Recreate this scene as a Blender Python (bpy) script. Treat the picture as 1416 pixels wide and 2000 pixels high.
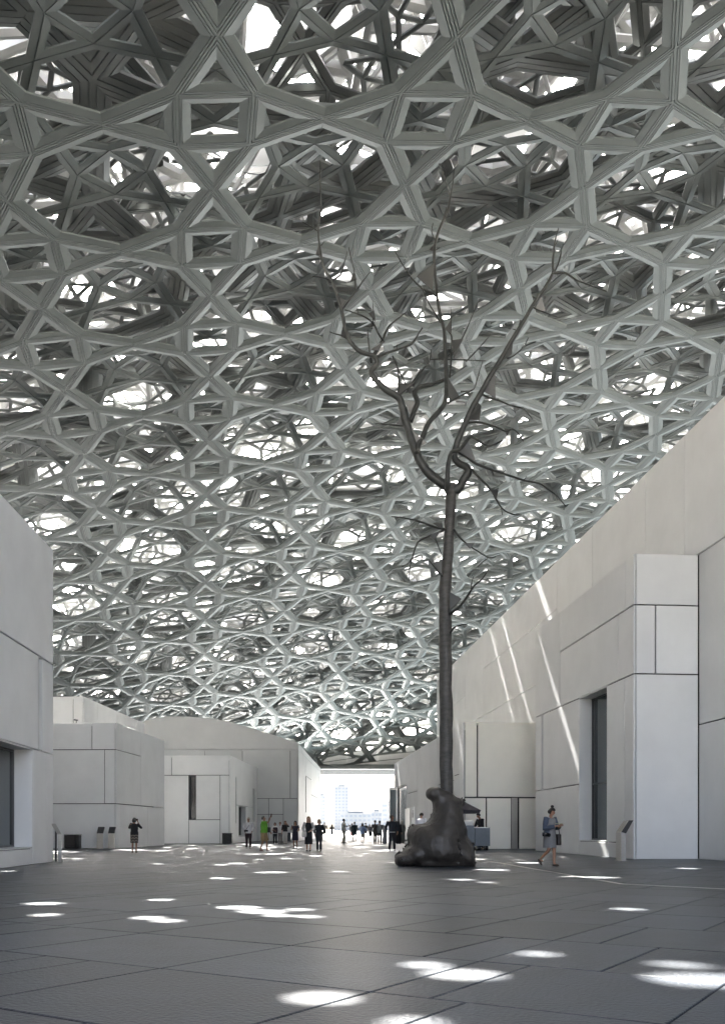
import bpy, bmesh, math, random
import numpy as np
from mathutils import Vector, Matrix
from mathutils.bvhtree import BVHTree
from mathutils.geometry import tessellate_polygon

random.seed(7)
RNG = np.random.default_rng(7)
for o in list(bpy.data.objects):
    bpy.data.objects.remove(o)
scene = bpy.context.scene
COL = scene.collection

# ------------------------------------------------------------------ camera
F, CX, CY, EYE = 1800.0, 708.0, 1620.0, 0.92       # focal length, principal point (photo px), eye height
cam_d = bpy.data.cameras.new('camera')
cam = bpy.data.objects.new('camera', cam_d)
COL.objects.link(cam)
cam.location = (0, 0, EYE)
cam.rotation_euler = (math.pi / 2, 0, 0)
cam_d.sensor_fit = 'VERTICAL'
cam_d.sensor_height = 36.0
cam_d.sensor_width = 36.0
cam_d.lens = 36.0 * F / 2000.0
cam_d.shift_x = 0.0
cam_d.shift_y = (CY - 1000.0) / 2000.0
cam_d.clip_start = 0.1
cam_d.clip_end = 20000.0
scene.camera = cam

# ------------------------------------------------------------------ light
SUN_AZ = math.radians(-7.5)       # from +Y, negative towards -X
SUN_EL = math.radians(47.0)
SUNV = Vector((math.sin(SUN_AZ) * math.cos(SUN_EL), math.cos(SUN_AZ) * math.cos(SUN_EL), math.sin(SUN_EL)))
world = bpy.data.worlds.new('World')
scene.world = world
world.use_nodes = True
wn = world.node_tree.nodes
wl = world.node_tree.links
bg = wn['Background']
sky = wn.new('ShaderNodeTexSky')
sky.sky_type = 'NISHITA'
sky.sun_disc = False
sky.sun_elevation = SUN_EL
sky.sun_rotation = SUN_AZ
sky.altitude = 0
sky.air_density = 0.6
sky.dust_density = 8.0
sky.ozone_density = 0.3
hs = wn.new('ShaderNodeHueSaturation')
hs.inputs['Saturation'].default_value = 0.55        # milky desert haze
wl.new(sky.outputs['Color'], hs.inputs['Color'])
wl.new(hs.outputs['Color'], bg.inputs['Color'])
bg.inputs['Strength'].default_value = 0.15
sun_d = bpy.data.lights.new('sun', 'SUN')
sun_d.energy = 4.0
sun_d.angle = math.radians(0.35)
sun_d.color = (1.0, 0.965, 0.91)
sun = bpy.data.objects.new('sun', sun_d)
COL.objects.link(sun)
sun.rotation_euler = SUNV.to_track_quat('Z', 'Y').to_euler()
sun.location = (0, 0, 80)
scene.view_settings.view_transform = 'Standard'
scene.view_settings.look = 'None'
scene.view_settings.gamma = 1.0
scene.view_settings.use_curve_mapping = False
scene.view_settings.exposure = 4.4
cy = scene.cycles
cy.max_bounces = 10
cy.diffuse_bounces = 6
cy.glossy_bounces = 3
cy.transmission_bounces = 6
cy.transparent_max_bounces = 8
cy.sample_clamp_indirect = 6.0
cy.caustics_reflective = False
cy.caustics_refractive = False
cy.use_denoising = True

# ------------------------------------------------------------------ helpers
def tag(o, label=None, cat=None, group=None, kind=None):
    if label: o['label'] = label
    if cat: o['category'] = cat
    if group: o['group'] = group
    if kind: o['kind'] = kind
    return o

def empty(name, loc, label=None, cat=None, group=None, rz=0.0, kind=None):
    o = bpy.data.objects.new(name, None)
    COL.objects.link(o)
    o.location = loc
    o.rotation_euler = (0, 0, rz)
    o.empty_display_size = 0.2
    return tag(o, label, cat, group, kind)

def link_mesh(name, me, parent=None, loc=None):
    o = bpy.data.objects.new(name, me)
    COL.objects.link(o)
    if parent: o.parent = parent
    if loc is not None: o.location = loc
    return o

def mesh_py(name, V, Fc, mat, smooth=False):
    me = bpy.data.meshes.new(name)
    me.from_pydata([tuple(v) for v in V], [], Fc)
    if mat:
        for m in (mat if isinstance(mat, (list, tuple)) else [mat]):
            me.materials.append(m)
    if smooth: me.shade_smooth()
    else: me.shade_flat()
    me.update()
    return me

def quads_mesh(name, V, Q, mat):
    """fast mesh from numpy: V (n,3), Q (m,4)"""
    me = bpy.data.meshes.new(name)
    V = np.ascontiguousarray(V, dtype=np.float32)
    Q = np.ascontiguousarray(Q, dtype=np.int32)
    me.vertices.add(len(V)); me.vertices.foreach_set('co', V.ravel())
    me.loops.add(Q.size); me.loops.foreach_set('vertex_index', Q.ravel())
    me.polygons.add(len(Q))
    me.polygons.foreach_set('loop_start', np.arange(0, Q.size, Q.shape[1], dtype=np.int32))
    me.update(calc_edges=True)
    me.shade_flat()
    me.materials.append(mat)
    return me

class MB:
    """collects boxes, tubes, lofts in one mesh"""
    def __init__(self): self.V = []; self.F = []
    def add(self, V, Fc):
        b = len(self.V)
        self.V += [Vector(v) for v in V]
        self.F += [tuple(i + b for i in f) for f in Fc]
        return self
    def box(self, lo, hi, M=None, ch=0.0):
        (x0, y0, z0), (x1, y1, z1) = lo, hi
        if ch <= 0:
            V = [(x, y, z) for z in (z0, z1) for (x, y) in ((x0, y0), (x1, y0), (x1, y1), (x0, y1))]
            Fc = [(3, 2, 1, 0), (4, 5, 6, 7), (0, 1, 5, 4), (1, 2, 6, 5), (2, 3, 7, 6), (3, 0, 4, 7)]
        else:
            bm = bmesh.new()
            bmesh.ops.create_cube(bm, size=1.0)
            for v in bm.verts:
                v.co = Vector(((x0 + x1) / 2 + v.co.x * (x1 - x0), (y0 + y1) / 2 + v.co.y * (y1 - y0), (z0 + z1) / 2 + v.co.z * (z1 - z0)))
            bmesh.ops.bevel(bm, geom=bm.edges[:] , offset=ch, segments=1, affect='EDGES')
            bm.verts.index_update()
            V = [v.co.copy() for v in bm.verts]; Fc = [tuple(v.index for v in f.verts) for f in bm.faces]
            bm.free()
        if M is not None: V = [M @ Vector(v) for v in V]
        return self.add(V, Fc)
    def tube(self, pts, rad, n=8, cap=True, squash=1.0):
        pts = [Vector(p) for p in pts]
        if not isinstance(rad, (list, tuple)): rad = [rad] * len(pts)
        V = []; Fc = []
        t0 = (pts[1] - pts[0]).normalized()
        up = Vector((0, 0, 1)) if abs(t0.z) < 0.9 else Vector((0, 1, 0))
        a = t0.cross(up).normalized()
        for i, p in enumerate(pts):
            if i == 0: t = t0
            elif i == len(pts) - 1: t = (pts[i] - pts[i - 1]).normalized()
            else: t = ((pts[i + 1] - p).normalized() + (p - pts[i - 1]).normalized()).normalized()
            a = (a - t * a.dot(t)).normalized()
            b = t.cross(a)
            for k in range(n):
                an = 2 * math.pi * k / n
                V.append(p + (a * math.cos(an) + b * math.sin(an) * squash) * rad[i])
        for i in range(len(pts) - 1):
            for k in range(n):
                k2 = (k + 1) % n
                Fc.append((i * n + k, i * n + k2, (i + 1) * n + k2, (i + 1) * n + k))
        if cap:
            Fc.append(tuple(range(n - 1, -1, -1)))
            Fc.append(tuple((len(pts) - 1) * n + k for k in range(n)))
        return self.add(V, Fc)
    def rings(self, rs, n=14, cap0=False, cap1=False, M=None):
        """rs: (cx, cy, z, rx, ry)"""
        V = []; Fc = []
        for (cx, cy_, z, rx, ry) in rs:
            for k in range(n):
                an = 2 * math.pi * k / n
                V.append(Vector((cx + rx * math.cos(an), cy_ + ry * math.sin(an), z)))
        for i in range(len(rs) - 1):
            for k in range(n):
                k2 = (k + 1) % n
                Fc.append((i * n + k, i * n + k2, (i + 1) * n + k2, (i + 1) * n + k))
        if cap0: Fc.append(tuple(range(n - 1, -1, -1)))
        if cap1: Fc.append(tuple((len(rs) - 1) * n + k for k in range(n)))
        if M is not None: V = [M @ v for v in V]
        return self.add(V, Fc)
    def ball(self, c, r, nu=10, nv=7, M=None):
        c = Vector(c); r = Vector(r) if not isinstance(r, (int, float)) else Vector((r, r, r))
        V = [Vector((0, 0, -1))]; Fc = []
        for j in range(1, nv):
            ph = -math.pi / 2 + math.pi * j / nv
            for k in range(nu):
                th = 2 * math.pi * k / nu
                V.append(Vector((math.cos(ph) * math.cos(th), math.cos(ph) * math.sin(th), math.sin(ph))))
        V.append(Vector((0, 0, 1)))
        for k in range(nu): Fc.append((0, 1 + (k + 1) % nu, 1 + k))
        for j in range(nv - 2):
            for k in range(nu):
                a = 1 + j * nu; b = a + nu; k2 = (k + 1) % nu
                Fc.append((a + k, a + k2, b + k2, b + k))
        a = 1 + (nv - 2) * nu
        for k in range(nu): Fc.append((a + k, a + (k + 1) % nu, len(V) - 1))
        V = [Vector((v.x * r.x, v.y * r.y, v.z * r.z)) for v in V]
        if M is not None: V = [M @ v for v in V]
        V = [v + c for v in V]
        return self.add(V, Fc)
    def build(self, name, mat, parent=None, loc=None, smooth=False):
        me = mesh_py(name, self.V, self.F, mat, smooth)
        return link_mesh(name, me, parent, loc)

def G(px, py):
    """ground point seen at a photo pixel"""
    d = F * EYE / (py - CY)
    return Vector(((px - CX) / F * d, d, 0.0))
def AT(px, py, d):
    return Vector(((px - CX) / F * d, d, EYE + (CY - py) / F * d))

# ------------------------------------------------------------------ materials
def lin(r, g, b):
    f = lambda c: (c / 255 / 12.92) if c / 255 <= 0.04045 else ((c / 255 + 0.055) / 1.055) ** 2.4
    return (f(r), f(g), f(b), 1.0)

def mat(name, color, rough=0.6, metal=0.0, var=0.0, scale=3.0, bump=0.0, bscale=60.0, spec=0.5, var2=0.0, island=0.0, stretch=None):
    m = bpy.data.materials.new(name)
    m.use_nodes = True
    nt = m.node_tree; N = nt.nodes; L = nt.links
    b = N['Principled BSDF']
    c = tuple(color) if len(color) == 4 else tuple(color) + (1.0,)
    b.inputs['Base Color'].default_value = c
    b.inputs['Roughness'].default_value = rough
    b.inputs['Metallic'].default_value = metal
    b.inputs['Specular IOR Level'].default_value = spec
    co = N.new('ShaderNodeTexCoord')
    ge = N.new('ShaderNodeNewGeometry')
    src = ge.outputs['Position']
    if stretch:
        mp = N.new('ShaderNodeMapping'); mp.inputs['Scale'].default_value = stretch
        L.new(src, mp.inputs['Vector']); src = mp.outputs['Vector']
    fac = None
    if var > 0:
        t = N.new('ShaderNodeTexNoise'); t.inputs['Scale'].default_value = scale
        t.inputs['Detail'].default_value = 6.0; t.inputs['Roughness'].default_value = 0.6
        L.new(src, t.inputs['Vector'])
        r = N.new('ShaderNodeMapRange')
        r.inputs['From Min'].default_value = 0.3; r.inputs['From Max'].default_value = 0.7
        r.inputs['To Min'].default_value = 1 - var; r.inputs['To Max'].default_value = 1 + var
        L.new(t.outputs['Fac'], r.inputs['Value'])
        fac = r.outputs['Result']
    if island > 0:
        g = N.new('ShaderNodeNewGeometry')
        r2 = N.new('ShaderNodeMapRange')
        r2.inputs['To Min'].default_value = 1 - island; r2.inputs['To Max'].default_value = 1 + island
        oi = N.new('ShaderNodeObjectInfo')
        ad = N.new('ShaderNodeMath'); ad.operation = 'ADD'
        L.new(g.outputs['Random Per Island'], ad.inputs[0]); L.new(oi.outputs['Random'], ad.inputs[1])
        fr = N.new('ShaderNodeMath'); fr.operation = 'FRACT'
        L.new(ad.outputs[0], fr.inputs[0])
        L.new(fr.outputs[0], r2.inputs['Value'])
        if fac is None: fac = r2.outputs['Result']
        else:
            mu = N.new('ShaderNodeMath'); mu.operation = 'MULTIPLY'
            L.new(fac, mu.inputs[0]); L.new(r2.outputs['Result'], mu.inputs[1]); fac = mu.outputs[0]
    if fac is not None:
        mx = N.new('ShaderNodeVectorMath'); mx.operation = 'SCALE'
        mx.inputs[0].default_value = c[:3]
        L.new(fac, mx.inputs['Scale'])
        L.new(mx.outputs['Vector'], b.inputs['Base Color'])
    if bump > 0:
        t = N.new('ShaderNodeTexNoise'); t.inputs['Scale'].default_value = bscale
        t.inputs['Detail'].default_value = 4.0
        L.new(src, t.inputs['Vector'])
        bp = N.new('ShaderNodeBump'); bp.inputs['Strength'].default_value = bump; bp.inputs['Distance'].default_value = 0.01
        L.new(t.outputs['Fac'], bp.inputs['Height'])
        L.new(bp.outputs['Normal'], b.inputs['Normal'])
    return m

M_ALU = mat('anodised_aluminium', (0.107, 0.121, 0.117), 0.4, 0.3, var=0.06, scale=2.0)
M_ALU2 = mat('anodised_aluminium_upper', (0.128, 0.136, 0.131), 0.34, 0.35, var=0.06, scale=2.0)
M_STEEL = mat('off_white_painted_steel', (0.42, 0.42, 0.41), 0.5, var=0.05)
M_WALL = mat('white_concrete_panel', (0.66, 0.665, 0.655), 0.55, var=0.05, scale=.7, bump=0.12, bscale=40, island=0.05)
M_WALLL = mat('pale_white_panel', (0.80, 0.81, 0.81), 0.55, var=0.05, scale=.7, bump=0.12, bscale=40, island=0.04)
M_WALL_LIT = mat('lit_white_panel', (0.91, 0.91, 0.895), 0.55, var=0.04, scale=.8, bump=0.08, bscale=40, island=0.02)  # white panel lightened in colour to stand in for missing bounce light
M_WALLC = mat('cream_concrete_panel', (0.90, 0.875, 0.79), 0.55, var=0.03, scale=1.1, bump=0.08, bscale=40, island=0.02)
M_JOINT = mat('dark_joint_lining', (0.03, 0.03, 0.03), 0.8)
M_SLAB = mat('dark_grey_basalt', (0.029, 0.036, 0.046), 0.38, var=0.25, scale=2.2, bump=0.8, bscale=32, island=0.3, spec=0.24)
M_GROUT = mat('slab_joint', (0.03, 0.03, 0.033), 0.9)
M_GLASS = mat('dark_window_glass', (0.035, 0.05, 0.05), 0.04, spec=0.8)
M_BLACK = mat('black_lacquer', (0.012, 0.012, 0.013), 0.25, spec=0.6)
M_DARKMET = mat('dark_bronze_frame', (0.05, 0.05, 0.052), 0.35, 0.6)
M_INOX = mat('brushed_stainless_steel', (0.52, 0.51, 0.49), 0.28, 1.0, var=0.08, scale=6, stretch=(1, 1, 12))
# ------------------------------------------------------------------ dome of layered star lattice
P = 7.0                                   # star pitch (m)
TH, OU, OV = 0.17539, -0.67399 * P, 4.21799 * P
DX, DY, DH, DIR = 3.25535 * P, 6.59125 * P, 3.63943 * P + EYE, 0.03783 / P
CT, ST = math.cos(TH), math.sin(TH)
def dome_z(X, Y): return DH - ((X - DX) ** 2 + (Y - DY) ** 2) * DIR / 2
def warp(u, v, w):
    """lattice coordinates (units of P) and height above the inner face (units of P) to world"""
    X = OU + (CT * u - ST * v) * P
    Y = OV + (ST * u + CT * v) * P
    Y = np.minimum(Y, 121.5 + 0.002 * (Y - 121.5))
    return np.stack([X, Y, dome_z(X, Y) + w * P], -1)
def in_dome(X, Y):
    return (Y < 121.511) & (Y > -10) & (X > -66) & (X < 66)
def visible(p, margin=0.12):
    """inside the picture, and not hidden behind the walls"""
    x, y, z = p
    if y < 4: return False
    px = CX + F * x / y; py = CY - F * (z - EYE) / y
    if not (-1416 * margin < px < 1416 * (1 + margin) and -2000 * margin < py < 1640): return False
    if px > 890 and py > 1620 - (px - 558) * 0.94 + 60: return False
    if px < 105 and py > 1150: return False
    return True

A_SQ = 0.168
def star_cells():
    a = A_SQ
    c1, c2, c3, c4 = (a, a), (-a, a), (-a, -a), (a, -a)
    E_, N_, W_, S_ = (.5, 0), (0, .5), (-.5, 0), (0, -.5)
    cells = [([c4, c1, c2, c3], range(4)), ([c4, E_, c1], range(3)), ([c1, N_, c2], range(3)), ([c2, W_, c3], range(3)), ([c3, S_, c4], range(3))]
    gap = [(.5, 0), (1 - a, a), (1, .5), (1 - a, 1 - a), (.5, 1), (a, 1 - a), (0, .5), (a, a)]
    for k in range(4):
        r = lambda p: (p[0], p[1]) if k == 0 else ((-p[1], p[0]) if k == 1 else ((-p[0], -p[1]) if k == 2 else (p[1], -p[0])))
        cells.append(([r(p) for p in gap], (6, 7)))
    return cells
def inset(poly, t):
    n = len(poly); out = []
    for i in range(n):
        p0, p1, p2 = (np.array(poly[i - 1]), np.array(poly[i]), np.array(poly[(i + 1) % n]))
        d1 = (p1 - p0) / np.linalg.norm(p1 - p0); d2 = (p2 - p1) / np.linalg.norm(p2 - p1)
        n1 = np.array([-d1[1], d1[0]]); n2 = np.array([-d2[1], d2[0]])
        M = np.array([[n1[0], n1[1]], [n2[0], n2[1]]])
        b = np.array([n1 @ p1 + t, n2 @ p1 + t])
        out.append(np.linalg.solve(M, b))
    return out
def star_template(profile, shrink=0.9985):
    V = []; Q = []
    for poly, edges in star_cells():
        ins = [inset(poly, t) for t, z in profile]
        n = len(poly)
        for e in edges:
            b = len(V)
            for k, (t, z) in enumerate(profile):
                p, q = ins[k][e], ins[k][(e + 1) % n]
                V.append((p[0] * shrink, p[1] * shrink, z)); V.append((q[0] * shrink, q[1] * shrink, z))
            for k in range(len(profile) - 1):
                Q.append((b + 2 * k, b + 2 * k + 2, b + 2 * k + 3, b + 2 * k + 1))
    return np.array(V), np.array(Q)

# profile points: (inset from the beam's centre line, height), bottom face first
PRO1 = [(0, 0), (.0055, 0), (.0058, .014), (.0092, .014), (.0095, 0), (.0178, 0), (.0181, .014), (.0213, .014), (.0216, .0003), (.060, .007), (.0605, .016), (0, .016)]
PRO2 = [(0, .008), (.003, .008), (.0035, 0), (.048, .006), (.0485, .018), (0, .018)]
PRO3 = [(0, 0), (.012, 0), (.0124, .012), (.0160, .012), (.0164, .001), (.044, .004), (.0444, .014), (.0480, .014), (.0484, .005), (.074, .012), (.0745, .024), (0, .024)]
PRO6 = [(0, .003), (.004, 0), (.036, .010), (.0365, .022), (0, .022)]
PRO4 = [(0, 0), (.008, 0), (.0084, .01), (.0136, .01), (.014, .001), (.052, .012), (.0525, .024), (0, .024)]

LAYERS = [  # name, pitch, rotation, phase, height, profile, material, how many as parts
    ('star_frame', 1.0, 0.0, (0.0, 0.0), 0.0, PRO1, M_ALU, 300),
    ('small_star_frame', 0.70711, math.pi / 4, (0.5, 0.5), 0.11, PRO2, M_ALU, 300),
    ('wide_star_frame', 1.18, 0.57825, (0.71709, 0.62437), 0.23, PRO3, M_ALU2, 300),
    ('upper_star_frame', 0.83407, 1.51717, (0.43782, 0.47715), 0.37, PRO4, M_ALU2, 300),
    ('fine_star_frame', 0.47, 0.35, (0.13, 0.31), 0.40, PRO6, M_ALU2, 300),
]
dome = empty('lattice_dome', (DX, DY, 0), 'huge grey metal dome of layered star shaped lattice spanning over the whole plaza', 'dome roof')
BV, BQ, boff = [], [], 0
for name, pit, rot, ph, hh, prof, m, nmax in LAYERS:
    TV, TQ = star_template(prof)
    c, s = math.cos(rot), math.sin(rot)
    R = int(24 / pit)
    stars = []
    for i in range(-R, R + 1):
        for j in range(-R, R + 1):
            u = ph[0] + pit * (c * i - s * j); v = ph[1] + pit * (s * i + c * j)
            q = warp(np.array(u), np.array(v), hh)
            if not in_dome(q[0], q[1]): continue
            far_zone = 57 < q[1] < 104
            if name == 'upper_star_frame' and far_zone: continue
            if name == 'fine_star_frame' and not far_zone: continue
            stars.append((u, v, q))
    vis = sorted([k for k, st in enumerate(stars) if visible(st[2])], key=lambda k: np.linalg.norm(stars[k][2] - np.array([0, 0, EYE])))
    vis = set(vis[:nmax])
    sv, sq, so = [], [], 0
    for k, (u0, v0, q) in enumerate(stars):
        U = u0 + pit * (c * TV[:, 0] - s * TV[:, 1]); W = v0 + pit * (s * TV[:, 0] + c * TV[:, 1])
        V = warp(U, W, hh + TV[:, 2] * pit)
        BV.append(V); BQ.append(TQ + boff); boff += len(V)
        if k in vis:
            me = quads_mesh(name, V - q, TQ, m)
            o = link_mesh(name, me, dome, Vector(q) - dome.location)
        else:
            sv.append(V); sq.append(TQ + so); so += len(V)
    if sv:
        me = quads_mesh(name + '_rest', np.concatenate(sv), np.concatenate(sq), m)
        o = link_mesh(name + '_rest', me, dome, -dome.location)
        o.name = name + '_field'
        o['kind'] = 'stuff'
bvh = BVHTree.FromPolygons(np.concatenate(BV).tolist(), np.concatenate(BQ).tolist())
del BV, BQ

# outer cladding: stand-in tiles, opened along sun rays to place the light spots
SHEET = 1.02 * P
sun_np = np.array(SUNV)
def to_sheet(p):
    t = (DH + SHEET - p[2]) / sun_np[2]
    for _ in range(8):
        q = p + sun_np * t
        t += (dome_z(q[0], q[1]) + SHEET - q[2]) / (sun_np[2] + 0.2)
    return p + sun_np * t
def clear(p, r=0.2):
    n = 0
    for dx, dy in ((0, 0), (r, 0), (-r, 0), (0, r * 1.3), (0, -r * 1.3), (r * .7, r * .9), (-r * .7, -r * .9)):
        h = bvh.ray_cast(Vector((p[0] + dx, p[1] + dy, p[2])), SUNV, 90)
        if h[0] is None: n += 1
    return n
SPOTS = [(1245, 1924, 285), (1002, 1907, 190), (1192, 1888, 145), (1053, 1886, 115), (962, 1872, 110), (702, 1924, 163), (1375, 1829, 150), (1220, 1774, 85),
         (890, 1997, 120), (467, 1772, 100), (495, 1780, 110), (403, 1782, 80), (505, 1791, 85), (585, 1776, 70), (655, 1797, 80), (350, 1806, 80), (176, 1788, 75),
         (82, 1762, 88), (328, 1766, 86), (110, 1716, 65), (500, 1712, 67), (900, 1718, 60), (912, 1727, 45), (1070, 1711, 42), (1145, 1711, 80), (1200, 1699, 90),
         (1290, 1695, 60), (955, 1699, 80), (1015, 1687, 90), (978, 1667, 60), (1150, 1677, 70), (235, 1683, 45), (310, 1667, 60), (600, 1698, 45), (655, 1697, 40),
         (520, 1703, 80), (585, 1725, 40), (375, 1704, 40), (1080, 1668, 60), (505, 1685, 60), (400, 1690, 40), (560, 1680, 60), (690, 1700, 40), (70, 1699, 40)]
WALL_SPOTS = []   # filled from the right-hand wall: (world point, radius)
def wall_spot(px, py, w, r):
    k = (px - CX) / F
    d = w / (RN.x * k + RN.y)
    return np.array(AT(px, py, d)), r
RU = Vector((-150, 1800, 0)).normalized(); RN = Vector((RU.y, -RU.x, 0))
for px, py, w, r in ((1222, 1032, 12.81, .40), (1247, 1040, 12.81, .28), (1262, 1048, 12.81, .22), (1036, 1195, 12.81, .55), (958, 1285, 12.81, .25), (968, 1300, 12.81, .28), (985, 1395, 12.81, .25),
                     (1219, 1148, 10.73, .35), (1098, 1325, 10.73, .38), (1212, 1485, 10.73, .42), (1060, 1545, 10.73, .45), (1180, 1410, 10.73, .2), (1118, 1480, 10.73, .2)):
    WALL_SPOTS.append(wall_spot(px, py, w, r))
targets = []
holes = []
for px, py, wpx in SPOTS:
    g = G(px, py); W = wpx * EYE / (py - CY)
    targets.append((np.array([g.x, g.y, 0.02]), W / 2))
used = []
pool = {}
for w, zs_, b0_, b1_ in ((12.81, (9.9, 11.2, 12.5), 24, 72), (10.73, (1.2, 2.0, 3.2, 4.2, 5.0, 6.0, 6.8, 7.7, 8.6), 28, 42)):
    for z in zs_:
        for b in np.arange(b0_, b1_, .2):
            q = np.array(RN) * (w - .05) + np.array(RU) * b + np.array([0, 0, z])
            n = clear(q, .16)
            if n >= 6: pool.setdefault(w, []).append((q, n))
print('streak pool', {k: len(v) for k, v in pool.items()})
for (p, r), w in zip(WALL_SPOTS, [12.81] * 7 + [10.73] * 6):
    best = None
    for q, n in pool.get(w, []):
        if any(np.linalg.norm((q - u) - sun_np * ((q - u) @ sun_np)) < 0.9 for u in used): continue
        dd = np.linalg.norm(((q - p) - sun_np * ((q - p) @ sun_np))) + .15 * abs(q[2] - p[2])
        if dd < 5 and (best is None or dd < best[0]): best = (dd, q)
    if best:
        used.append(best[1]); targets.append((best[1], r))
for p, r in targets:
    best = None
    onwall = p[2] > 0.1
    rr = max(0.12, min(r, 0.4) * (0.4 if onwall else 0.7))
    onwall = p[2] > 0.1
    rng_ = [(0, 0)] if onwall else [(a * .1, b * .1) for a in range(-5, 6) for b in range(-6, 7)]
    for dx, dy in sorted(rng_, key=lambda t: t[0] ** 2 * 1.5 + t[1] ** 2):
        if onwall: q = p
        else: q = p + np.array([dx, dy, 0])
        n = clear(q, rr)
        if any((q[0] - h[0][0]) ** 2 + (q[1] - h[0][1]) ** 2 + (q[2] - h[0][2]) ** 2 < (1.0 * (h[2] + r)) ** 2 for h in holes): continue
        if best is None or n > best[0]: best = (n, q)
        if n == 7: break
    if onwall: print('wall spot', p.round(1), best and best[0])
    if best and best[0] >= (3 if onwall else 4):
        holes.append((best[1], to_sheet(best[1]), max(0.11, r * 0.8 if onwall else r - 0.10)))
print('sun holes', len(holes), 'of', len(targets))

TP = 0.16 * P
NU = int(190 / TP)
rj = np.random.default_rng(3)
gx = {}
def node(i, j):
    if (i, j) not in gx:
        x = i * TP + rj.uniform(-.28, .28) * TP; y = j * TP + rj.uniform(-.28, .28) * TP
        X = 11 + CT * x - ST * y; Y = 37 + ST * x + CT * y
        gx[(i, j)] = (X, Y)
    return gx[(i, j)]
H2 = [(h[1][0], h[1][1], h[2]) for h in holes]
def inside(pt, tri):
    s = []
    for a in range(3):
        p, q = tri[a], tri[(a + 1) % 3]
        s.append((q[0] - p[0]) * (pt[1] - p[1]) - (q[1] - p[1]) * (pt[0] - p[0]))
    return all(v >= 0 for v in s) or all(v <= 0 for v in s)
rr_ = random.Random(11)
WT = [(a / 5, b / 5, (5 - a - b) / 5) for a in range(6) for b in range(6 - a)]
kept = []
n_open = 0
for i in range(-NU // 2, NU // 2):
    for j in range(-NU // 2, NU // 2):
        a, b, c_, d = node(i, j), node(i + 1, j), node(i + 1, j + 1), node(i, j + 1)
        mx = (a[0] + c_[0]) / 2; my = (a[1] + c_[1]) / 2
        if not in_dome(mx, my): continue
        tris = ((a, b, c_), (a, c_, d)) if (i + j) % 2 else ((a, b, d), (b, c_, d))
        for tri in tris:
            cen = (sum(p[0] for p in tri) / 3, sum(p[1] for p in tri) / 3)
            near = [h for h in H2 if (h[0] - cen[0]) ** 2 + (h[1] - cen[1]) ** 2 < (1.3 + h[2]) ** 2]
            if near:
                kept.append((tri, near)); continue
            op = rr_.random() < (0.40 if cen[1] < 52 else (0.55 if cen[1] < 64 else (0.82 if cen[1] < 92 else 0.3)))
            if op:
                z0 = dome_z(*cen) + SHEET
                bad = False
                for w in WT:
                    x = sum(w[k] * tri[k][0] for k in range(3)); y = sum(w[k] * tri[k][1] for k in range(3))
                    t = z0 / sun_np[2]
                    fx, fy = x - sun_np[0] * t, y - sun_np[1] * t
                    hero = 1.5 < fy < 21 and -9.5 < fx < 14
                    wf = fx * RN.x + fy * RN.y; wt = x * RN.x + y * RN.y
                    if not hero and 12.7 < wf and wt < 12.9 and fy < 82: hero = True
                    if not hero and 10.6 < wf < 12.2 and fy < 44: hero = True
                    if not hero: continue
                    if bvh.ray_cast(Vector((x, y, z0 - .01)), -SUNV, 90)[0] is None: bad = True; break
                if bad: op = False
            if op: n_open += 1
            else: kept.append((tri, []))
print('cladding tiles', len(kept), 'open', n_open)
M_CLAD = bpy.data.materials.new('pale_outer_cladding')
M_CLAD.use_nodes = True
nt = M_CLAD.node_tree
b_ = nt.nodes['Principled BSDF']; b_.inputs['Base Color'].default_value = (0.46, 0.455, 0.43, 1); b_.inputs['Roughness'].default_value = 0.6
tr_ = nt.nodes.new('ShaderNodeBsdfTranslucent'); tr_.inputs['Color'].default_value = (0.85, 0.81, 0.73, 1)  # added translucency, so the sheet glows as soft fill light
mix_ = nt.nodes.new('ShaderNodeMixShader'); mix_.inputs['Fac'].default_value = 0.07
gi_ = nt.nodes.new('ShaderNodeNewGeometry')
cr_ = nt.nodes.new('ShaderNodeMix'); cr_.data_type = 'RGBA'
cr_.inputs['A'].default_value = (0.27, 0.275, 0.275, 1); cr_.inputs['B'].default_value = (0.64, 0.65, 0.65, 1)
nt.links.new(gi_.outputs['Random Per Island'], cr_.inputs['Factor'])
nt.links.new(cr_.outputs['Result'], b_.inputs['Base Color']); nt.links.new(cr_.outputs['Result'], tr_.inputs['Color'])
nt.links.new(b_.outputs[0], mix_.inputs[1]); nt.links.new(tr_.outputs[0], mix_.inputs[2])
nt.links.new(mix_.outputs[0], nt.nodes['Material Output'].inputs['Surface'])

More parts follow.
